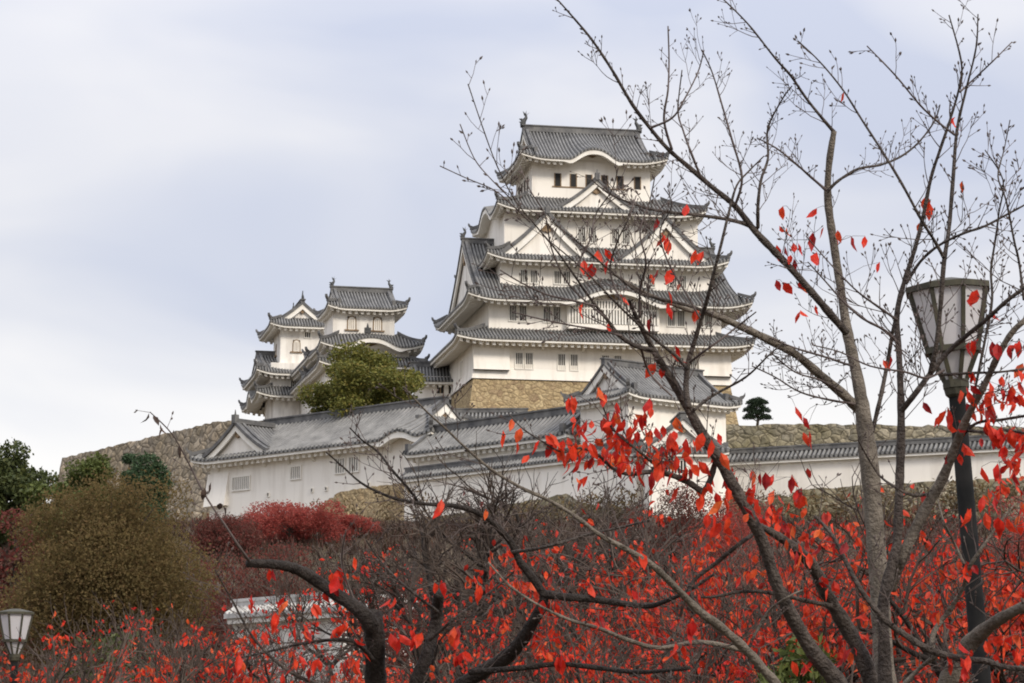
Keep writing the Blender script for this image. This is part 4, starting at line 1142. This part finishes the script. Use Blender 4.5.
A.limb([(846, 332, 9), (832, 316, 8.5), (815, 296, 8), (795, 273, 8), (775, 252, 8), (755, 231, 7.5), (735, 206, 6.6), (712, 187, 5.6), (690, 168, 5.2), (668, 149, 4.8), (650, 128, 4.4), (632, 104, 4.0), (612, 70, 3.4), (592, 40, 2.8), (572, 16, 2.2), (556, -2, 1.6)], 19.3, 17.6, 'bark', twigs=1.0)
A.limb([(757, 229, 5), (735, 221, 4.6), (705, 216, 4.2), (676, 213, 3.8), (650, 209, 3.2), (628, 202, 2.6), (608, 193, 2.2), (592, 180, 1.6)], 18.9, 18.2, 'bark', twigs=1.1)
A.limb([(758, 228, 4), (758, 205, 3.8), (761, 180, 3.2), (768, 158, 2.8), (768, 128, 2.2), (783, 98, 1.8), (792, 86, 1.4)], 18.8, 18.6, 'bark', twigs=1.0)
A.limb([(834, 132, 4.5), (822, 118, 3.6), (806, 98, 3), (791, 76, 2.8), (775, 58, 2.4), (748, 24, 2), (722, -2, 1.6)], 19.3, 18.4, 'bark', twigs=.9)
A.limb([(827, 192, 4), (838, 181, 3.6), (858, 169, 3.2), (880, 165, 3), (900, 157, 2.6), (918, 143, 2.2), (934, 122, 1.8), (940, 105, 1.4)], 19.3, 19.7, 'bark', twigs=.9)
A.limb([(826, 190, 3.6), (812, 178, 2.8), (795, 163, 2.2), (776, 148, 1.8), (757, 138, 1.4)], 19.2, 18.9, 'twig', twigs=.9)
A.limb([(870, 440, 5), (880, 400, 5), (888, 360, 4.5), (893, 330, 4), (899, 305, 3)], 19.5, 19.2, 'bark', twigs=.7)
A.limb([(852, 366, 3), (825, 357, 2.6), (795, 348, 2.2), (770, 338, 1.5)], 19.2, 18.6, 'twig', twigs=1.2, tl=.8)
A.limb([(855, 404, 3), (830, 400, 2.4), (800, 392, 2), (775, 377, 1.6), (752, 366, 1.3)], 19.3, 18.8, 'twig', twigs=1.2, tl=.8)
A.limb([(842, 392, 3), (820, 380, 2.4), (795, 372, 1.9), (770, 352, 1.5)], 19.2, 18.4, 'twig', twigs=1.1, tl=.8)
A.limb([(650, 128, 3), (672, 118, 2.4), (684, 100, 2), (698, 72, 1.6), (704, 50, 1.4)], 17.9, 17.9, 'twig', twigs=.8)
A.limb([(672, 150, 3), (664, 120, 2.6), (668, 90, 2.2), (669, 60, 1.8), (668, 26, 1.4)], 18.0, 18.0, 'twig', twigs=.6, tl=.7)
A.limb([(702, 180, 3), (690, 150, 2.6), (683, 130, 2.2), (678, 110, 1.8), (682, 70, 1.4)], 18.3, 18.2, 'twig', twigs=.7, tl=.7)
A.limb([(735, 206, 3.2), (742, 178, 2.8), (732, 140, 2.4), (722, 105, 2), (712, 72, 1.6), (702, 50, 1.3)], 18.7, 18.6, 'twig', twigs=.9, tl=.8)
A.leaves([(783, 214, 1, 2), (817, 216, 1, 2), (778, 232, 2, 4), (829, 234, 2, 4), (836, 244, 1, 3), (813, 240, 1, 2), (817, 260, 1, 2), (796, 252, 2, 5), (785, 254, 1, 2), (777, 253, 1, 2), (797, 265, 2, 4), (776, 288, 1, 2), (783, 290, 1, 2), (797, 288, 2, 4), (806, 318, 3, 5), (851, 244, 1, 2), (865, 244, 1, 2), (844, 100, 1, 2), (880, 270, 1, 2), (657, 226, 1, 2), (687, 212, 1, 2), (668, 246, 4, 6), (700, 257, 2, 4), (603, 258, 2, 3), (584, 268, 1, 2), (592, 271, 1, 2), (609, 267, 1, 2), (650, 282, 1, 2), (658, 277, 1, 2), (673, 277, 1, 2), (681, 290, 1, 2), (668, 299, 1, 2), (620, 302, 1, 2), (670, 311, 2, 4), (692, 318, 2, 4), (652, 325, 1, 2), (583, 311, 1, 2), (609, 330, 1, 2), (795, 414, 1, 2), (803, 425, 1, 2), (806, 440, 2, 3), (890, 362, 1, 2), (883, 368, 1, 2)])
A.done()

# the many-stemmed tree in front
B_ = Cherry('dark many-stemmed cherry spreading across the lower right before the lamp post', (at(893, 683, 15).x, 15, 0), 202)
B_.limb([(900, 1000, 46), (896, 800, 34), (886, 690, 17), (884, 640, 13), (883, 605, 13), (890, 572, 12), (897, 545, 11), (899, 500, 10), (901, 440, 9.5), (901, 400, 8), (899, 352, 7), (897, 315, 6.5), (904, 283, 5.5), (913, 255, 5), (922, 222, 4.4), (931, 178, 4), (940, 150, 3.6), (951, 117, 3), (960, 84, 2.6), (961, 60, 2.2), (949, 15, 1.6)], 15, 14.6, 'bark', 'trunk', .7)
B_.limb([(892, 590, 10), (899, 566, 12), (910, 540, 12.5), (926, 508, 12), (942, 480, 11.5), (954, 450, 10), (966, 420, 8.5), (985, 384, 7.5), (1000, 352, 7), (1016, 328, 6.5), (1040, 310, 6)], 15, 14.2, 'bark_pale', twigs=.6)
B_.limb([(902, 410, 7), (915, 394, 6.5), (930, 374, 6), (948, 352, 5.5), (965, 337, 5.2), (988, 318, 5), (1008, 300, 4.6), (1030, 284, 4)], 14.8, 14.1, 'bark', twigs=.8)
B_.limb([(930, 374, 5.5), (937, 340, 5), (941, 300, 5), (944, 262, 5), (949, 228, 4.6), (953, 180, 4.2), (957, 130, 3.4), (966, 90, 2.6), (976, 48, 2), (978, 14, 1.5)], 14.6, 14.4, 'bark', twigs=.8)
B_.limb([(944, 258, 4), (934, 240, 3.6), (922, 221, 3.4), (902, 184, 3), (882, 151, 2.8), (862, 120, 2.4), (843, 90, 2), (820, 62, 1.7), (798, 41, 1.4)], 14.4, 14.0, 'bark', twigs=.8)
B_.limb([(955, 135, 2.8), (938, 122, 2.4), (920, 105, 2.2), (895, 75, 1.9), (867, 46, 1.4)], 14.4, 14.2, 'twig', twigs=.9, tl=.7)
B_.limb([(960, 92, 2.4), (975, 78, 2.0), (992, 62, 1.7), (1012, 42, 1.3)], 14.5, 14.5, 'twig', twigs=1.0, tl=.7)
B_.limb([(906, 284, 4), (920, 262, 3.4), (938, 246, 3.2), (962, 234, 3), (985, 226, 2.8), (1006, 215, 2.4), (1030, 202, 2)], 14.7, 14.4, 'bark', twigs=1.0)
B_.limb([(972, 404, 3), (985, 340, 3), (992, 300, 3), (991, 270, 2.8), (996, 236, 2.4), (999, 212, 2.0), (1003, 180, 1.7), (985, 150, 1.3)], 14.5, 14.3, 'bark', twigs=1.2)
B_.limb([(1024, 300, 3), (1019, 262, 2.6), (1014, 240, 2.4), (1006, 200, 2.1), (998, 176, 1.8), (1004, 150, 1.5), (1010, 120, 1.2)], 14.3, 14.3, 'bark', twigs=1.2)
B_.limb([(897, 320, 3.4), (880, 308, 2.8), (858, 292, 2.2), (836, 270, 1.8), (818, 250, 1.5), (806, 236, 1.2)], 14.6, 14.2, 'twig', twigs=.9)
B_.limb([(900, 345, 3.6), (884, 330, 3), (862, 318, 2.6), (842, 300, 2.2), (826, 282, 1.8), (808, 262, 1.3)], 14.6, 14.0, 'twig', twigs=.7)
B_.limb([(944, 370, 3), (926, 378, 2.6), (905, 372, 2.4), (870, 366, 2), (840, 352, 1.6), (812, 345, 1.3)], 14.6, 14.3, 'twig', twigs=.9, tl=.8)
B_.limb([(940, 375, 3.4), (972, 373, 3), (1000, 372, 2.8), (1030, 368, 2.5)], 14.6, 14.4, 'bark', twigs=.6)
B_.limb([(955, 445, 4), (975, 424, 3.6), (1000, 420, 3.2), (1030, 415, 3)], 14.8, 14.4, 'bark', twigs=.6)
B_.limb([(962, 430, 4), (985, 432, 3.6), (1005, 430, 3.2), (1030, 434, 3)], 14.8, 14.2, 'bark', twigs=.6)
# leaning stems
B_.limb([(905, 900, 30), (872, 760, 24), (842, 690, 20), (815, 655, 17), (795, 622, 15), (778, 588, 14), (764, 545, 13), (752, 520, 13), (736, 490, 12.5), (716, 455, 12), (700, 430, 11), (688, 408, 10), (673, 382, 9), (658, 358, 8), (645, 334, 6), (634, 312, 4.5), (629, 300, 3.5)], 14.8, 13.4, 'bark', 'stem', .5)
B_.limb([(689, 408, 6.5), (686, 388, 6.2), (688, 364, 6), (694, 343, 5.5), (701, 320, 5), (707, 300, 4.4), (713, 276, 4), (721, 245, 3.6), (730, 208, 3), (737, 185, 2.6), (748, 172, 2.2), (764, 156, 1.6)], 13.7, 13.3, 'bark', twigs=.7)
B_.limb([(688, 370, 4), (676, 356, 3.6), (658, 342, 3.2), (640, 326, 2.8), (618, 305, 2.4), (596, 282, 2), (575, 262, 1.7), (548, 240, 1.4)], 13.6, 13.0, 'bark', twigs=.7)
B_.limb([(690, 362, 3), (706, 350, 2.6), (720, 340, 2.2), (738, 326, 2), (756, 312, 1.4)], 13.6, 13.4, 'twig', twigs=.5)
B_.limb([(694, 410, 4), (712, 396, 3.4), (738, 382, 2.8), (752, 372, 2.4), (768, 356, 2), (784, 342, 1.5)], 13.8, 13.6, 'bark', twigs=.4)
B_.limb([(652, 350, 5.5), (636, 346, 5), (620, 336, 4.4), (606, 318, 3.6), (590, 298, 3), (572, 272, 2.4), (556, 250, 2), (536, 226, 1.7), (515, 200, 1.5), (498, 168, 1.4), (485, 134, 1.3), (468, 84, 1.2)], 13.4, 12.6, 'bark', twigs=.7, tl=.8)
B_.limb([(530, 222, 1.7), (512, 205, 1.5), (494, 190, 1.4), (466, 178, 1.2), (440, 166, 1.1)], 12.7, 12.6, 'twig', twigs=.6, tl=.5)
B_.limb([(512, 200, 1.5), (490, 178, 1.3), (474, 158, 1.2), (460, 124, 1.1)], 12.7, 12.6, 'twig', twigs=.5, tl=.5)
B_.limb([(640, 345, 3.4), (648, 370, 3), (660, 385, 2.6), (672, 396, 2)], 13.4, 13.6, 'twig', twigs=.6)
B_.limb([(622, 336, 3), (600, 330, 2.4), (575, 326, 2), (545, 320, 1.6), (512, 312, 1.3)], 13.3, 12.8, 'twig', twigs=.8, tl=.8)
B_.limb([(596, 306, 2.6), (570, 300, 2.2), (545, 294, 1.9), (520, 282, 1.6), (500, 270, 1.3)], 13.1, 12.7, 'twig', twigs=.8, tl=.8)
B_.limb([(640, 318, 3), (640, 290, 2.6), (646, 262, 2.2), (640, 232, 1.9), (650, 200, 1.6), (655, 176, 1.3)], 13.4, 13.2, 'twig', twigs=1.2)
B_.limb([(575, 268, 2.2), (590, 240, 1.9), (596, 214, 1.7), (612, 190, 1.4), (618, 168, 1.2)], 12.9, 12.8, 'twig', twigs=1.2)
B_.limb([(620, 300, 2.4), (610, 270, 2.0), (618, 240, 1.8), (628, 220, 1.5), (636, 196, 1.3)], 13.2, 13.0, 'twig', twigs=1.2)
B_.limb([(606, 318, 2.6), (570, 286, 2), (552, 250, 1.8), (545, 215, 1.5), (530, 190, 1.3), (520, 166, 1.1)], 13.1, 12.8, 'twig', twigs=.9)
B_.limb([(700, 318, 2.6), (684, 290, 2.2), (668, 262, 1.9), (660, 232, 1.7), (672, 205, 1.4), (664, 188, 1.2)], 13.5, 13.2, 'twig', twigs=1.1)
B_.limb([(910, 880, 30), (892, 740, 22), (872, 683, 19), (858, 648, 17), (842, 620, 16), (829, 598, 15), (815, 570, 13), (800, 552, 12), (784, 540, 10), (768, 530, 8), (752, 522, 5)], 15.2, 14.2, 'bark', 'stem', .4)
B_.limb([(832, 606, 6), (812, 602, 5), (790, 597, 4.6), (765, 592, 4.2), (738, 592, 3.6), (712, 597, 3), (690, 596, 2.4), (665, 588, 1.8)], 14.8, 14.2, 'bark', twigs=.8)
B_.limb([(1045, 668, 6), (1010, 668, 6), (985, 661, 6.5), (958, 658, 7), (930, 650, 7.5), (905, 635, 7), (885, 620, 6.5), (868, 600, 6), (855, 580, 5.5), (845, 560, 5), (832, 535, 4), (815, 516, 3)], 14.2, 14.5, 'bark', twigs=.8)
B_.limb([(915, 790, 26), (945, 690, 22), (965, 650, 19), (985, 630, 16), (1003, 617, 13), (1030, 603, 11)], 15, 14.0, 'bark_pale', twigs=.4)
B_.limb([(932, 652, 6), (934, 632, 6), (948, 612, 5.5), (962, 590, 5), (970, 566, 4.5), (984, 545, 3.6), (1000, 522, 2.6), (1014, 505, 1.8)], 14.4, 14.2, 'bark_pale', twigs=.9)
B_.limb([(964, 564, 3.6), (955, 545, 3), (944, 522, 2.4), (938, 500, 1.8)], 14.3, 14.3, 'bark_pale', twigs=.7)
B_.limb([(898, 690, 5), (920, 668, 5), (936, 656, 5)], 14.6, 14.4, 'bark_pale', twigs=.4)
B_.limb([(930, 494, 4), (912, 495, 3.6), (895, 487, 3.2), (880, 476, 2.8), (868, 458, 2.2), (858, 440, 1.6)], 14.9, 14.5, 'bark', twigs=1.0, tl=.7)
B_.limb([(716, 460, 6.5), (705, 490, 7), (688, 482, 6.5), (668, 474, 6), (648, 472, 5.4), (628, 474, 4.6), (612, 468, 4), (598, 455, 3.4), (580, 448, 2.8), (562, 452, 2.2), (540, 440, 1.9), (522, 428, 1.6), (509, 414, 1.3)], 14, 13.4, 'bark', twigs=1.1, tl=.8)
B_.limb([(668, 474, 4), (652, 462, 3.6), (640, 452, 3.2), (625, 440, 2.8), (612, 428, 2.4), (605, 412, 2), (600, 398, 1.5)], 13.8, 13.4, 'bark', twigs=1.2, tl=.8)
B_.limb([(812, 800, 12), (785, 702, 11), (762, 668, 10.5), (742, 646, 10), (718, 625, 9.5), (700, 612, 9), (682, 594, 8), (664, 576, 7.5), (648, 562, 7), (624, 548, 6), (600, 535, 5), (575, 516, 4.6), (548, 500, 4), (520, 487, 3.6), (492, 470, 3.2), (468, 450, 2.8), (445, 428, 2.4), (425, 410, 2), (405, 388, 1.6)], 14.4, 12.6, 'bark_pale', 'stem', .6)
B_.limb([(700, 612, 5), (690, 586, 4.6), (720, 560, 5.4), (738, 545, 5), (752, 535, 4.6)], 14.2, 14.2, 'bark', twigs=.5)
B_.limb([(742, 650, 6), (700, 642, 5.5), (660, 648, 5), (628, 640, 4.6), (598, 628, 4), (570, 620, 3.6), (540, 606, 3), (510, 586, 2.6), (488, 562, 2)], 14.3, 13.4, 'bark_pale', twigs=.7)
B_.limb([(752, 640, 3), (768, 612, 2.6), (786, 598, 2.2), (802, 590, 1.8)], 14.3, 14.2, 'bark_pale', twigs=.6)
B_.leaves([(927, 203, 1, 2), (930, 211, 1, 2), (919, 231, 1, 2), (962, 189, 1, 2), (955, 124, 2, 3), (992, 349, 1, 2), (997, 351, 1, 2), (976, 347, 3, 4), (967, 380, 3, 4), (982, 303, 3, 6), (992, 318, 1, 2), (923, 410, 1, 2), (1005, 400, 22, 12), (1018, 350, 6, 8), (990, 436, 10, 12), (1015, 465, 12, 10), (955, 455, 4, 6), (985, 412, 14, 10), (1015, 380, 8, 8), (1008, 440, 16, 14), (968, 398, 4, 6), (944, 424, 5, 7), (955, 430, 3, 5), (1000, 470, 6, 12), (1012, 520, 14, 14), (990, 500, 5, 10), (972, 520, 3, 6),
    (570, 404, 4, 4), (604, 398, 3, 4), (612, 412, 3, 5), (675, 353, 1, 2), (671, 362, 1, 2), (661, 370, 2, 4), (652, 412, 4, 5), (676, 425, 1, 2), (644, 426, 2, 4), (586, 432, 12, 10), (600, 450, 20, 13), (575, 455, 12, 10), (618, 460, 20, 13), (640, 440, 9, 9), (632, 472, 10, 10), (560, 450, 6, 7), (604, 424, 8, 10), (590, 470, 8, 10), (655, 470, 8, 9), (628, 425, 7, 8), (672, 468, 8, 9), (690, 480, 7, 9), (664, 440, 6, 8), (705, 495, 8, 9), (512, 427, 1, 2), (503, 438, 1, 2), (518, 450, 1, 2), (521, 436, 1, 2), (544, 444, 3, 5), (529, 463, 1, 2), (668, 450, 6, 8), (690, 452, 5, 7), (702, 470, 3, 6), (655, 455, 5, 8), (712, 445, 3, 5), (580, 485, 3, 5), (745, 478, 5, 8), (720, 460, 3, 5), (632, 598, 2, 3), (692, 603, 3, 4), (640, 560, 1, 2), (693, 635, 3, 5), (672, 655, 3, 4), (604, 630, 3, 5), (760, 490, 10, 14), (740, 505, 12, 14), (780, 520, 12, 14), (720, 520, 8, 12), (800, 500, 8, 12), (790, 560, 8, 12), (830, 545, 6, 10), (745, 580, 5, 6), (820, 590, 5, 8), (970, 660, 10, 12), (1000, 650, 12, 12), (935, 620, 2, 4), (970, 570, 3, 3), (910, 610, 3, 6), (855, 660, 5, 9), (810, 670, 5, 8)])
B_.done()

# dark old tree with cut limbs at lower left
D = Cherry('old cherry with black bark and cut-off limbs in the lower middle left', (at(420, 683, 17).x, 17, 0), 303)
D.limb([(425, 1000, 60), (400, 800, 40), (378, 700, 25), (375, 660, 23), (374, 630, 22), (374, 615, 20)], 17, 16.8, 'bark_dark', 'trunk', 0)
D.limb([(374, 640, 18), (371, 625, 17), (360, 611, 15.5), (343, 599, 14), (325, 587, 13), (306, 574, 12.5), (290, 567, 11.5), (272, 564, 10.5), (247, 563, 10)], 16.8, 16.2, 'bark_dark', twigs=.12)
D.limb([(250, 562, 4), (240, 548, 3), (225, 525, 2.4), (205, 495, 2), (188, 462, 1.7), (172, 434, 1.4), (150, 412, 1.1)], 16.2, 15.8, 'twig', twigs=.35, tl=.4)
D.limb([(428, 900, 44), (412, 720, 18), (416, 683, 15), (427, 655, 14), (434, 630, 13), (437, 610, 12.5), (439, 592, 11.5)], 17, 16.6, 'bark_dark', twigs=.15)
D.limb([(430, 860, 40), (440, 730, 22), (458, 690, 17), (482, 672, 16), (505, 658, 15.5), (522, 640, 14.5), (534, 620, 13), (542, 606, 11), (545, 594, 10)], 17, 16.2, 'bark_dark', twigs=.2)
D.limb([(545, 596, 10), (534, 580, 9), (520, 562, 8), (511, 543, 7.5), (500, 530, 7), (485, 517, 6), (468, 509, 5.4), (448, 505, 4.8), (425, 504, 4.2), (400, 500, 3.6), (378, 492, 3), (360, 482, 2.4), (342, 466, 1.9), (326, 452, 1.5)], 16.2, 15.2, 'bark_dark', twigs=.9)
D.limb([(418, 502, 3.6), (408, 488, 3.2), (392, 470, 2.8), (378, 452, 2.4), (362, 440, 2), (350, 428, 1.5)], 15.5, 15.1, 'bark_dark', twigs=1.0)
D.limb([(545, 594, 9), (565, 597, 8.5), (590, 599, 8), (620, 603, 7), (648, 606, 6), (668, 600, 5), (690, 590, 4), (714, 574, 3)], 16.2, 15.6, 'bark_dark', twigs=.6)
D.limb([(512, 552, 4), (535, 549, 3.6), (560, 543, 3.4), (590, 534, 3), (618, 528, 2.6), (650, 520, 2)], 16, 15.6, 'bark', twigs=.7)
D.limb([(470, 672, 7), (520, 668, 6.5), (560, 664, 6), (600, 668, 5.5), (640, 672, 5), (690, 668, 4)], 16.6, 15.6, 'bark_dark', twigs=.8)
D.limb([(373, 660, 6), (355, 642, 4.6), (330, 640, 4), (300, 644, 3.4), (275, 650, 2.8), (240, 658, 2)], 16.7, 16.0, 'bark_dark', twigs=1.2)
D.limb([(430, 640, 4), (455, 618, 3.4), (480, 600, 2.8), (505, 580, 2.2), (525, 560, 1.6)], 16.6, 16.2, 'bark', twigs=.8)
D.limb([(438, 612, 3.6), (420, 598, 3), (398, 580, 2.6), (380, 560, 2), (366, 540, 1.5)], 16.5, 16.0, 'bark', twigs=.9)
D.limb([(360, 611, 3.4), (350, 590, 2.6), (342, 560, 2), (346, 530, 1.5)], 16.6, 16.3, 'twig', twigs=.8)
D.limb([(440, 740, 7), (380, 720, 6), (330, 690, 5), (290, 672, 4), (255, 640, 3), (232, 600, 2), (215, 570, 1.5)], 16.8, 15.6, 'bark', twigs=1.0)
D.leaves([(441, 506, 2, 4), (486, 517, 1, 2), (354, 565, 1, 2), (336, 578, 5, 7), (340, 588, 4, 5), (272, 577, 2, 3), (250, 609, 2, 4), (292, 610, 2, 4), (274, 622, 3, 4), (300, 634, 4, 6), (322, 600, 2, 3), (342, 632, 5, 7), (312, 610, 2, 3), (258, 640, 2, 4), (394, 640, 5, 6), (418, 642, 5, 7), (454, 634, 3, 4), (462, 662, 4, 4), (540, 640, 8, 9), (548, 612, 3, 5), (568, 575, 1, 2), (590, 590, 2, 3), (520, 570, 2, 5), (390, 605, 2, 4), (480, 600, 2, 4), (350, 668, 8, 12), (300, 672, 8, 14), (560, 660, 5, 10), (245, 670, 5, 9), (440, 590, 2, 5)])
dry = MB(); rnd = random.Random(9)
for (x, y) in ((149, 413), (153, 416), (160, 424), (163, 428), (178, 446), (205, 488), (211, 482), (223, 506), (220, 503)):
    p_ = at(x, y, 15.8) - D.o; pleaf(dry, p_, .09, .045, rnd, 1.3)
M['dry'] = leaf_mat('dry_leaf', [(0.05, 0.035, 0.03), (0.09, 0.06, 0.045)], 0.9, 0.1)
dry.build('dry_leaves', M['dry'], D.root)
D.done()
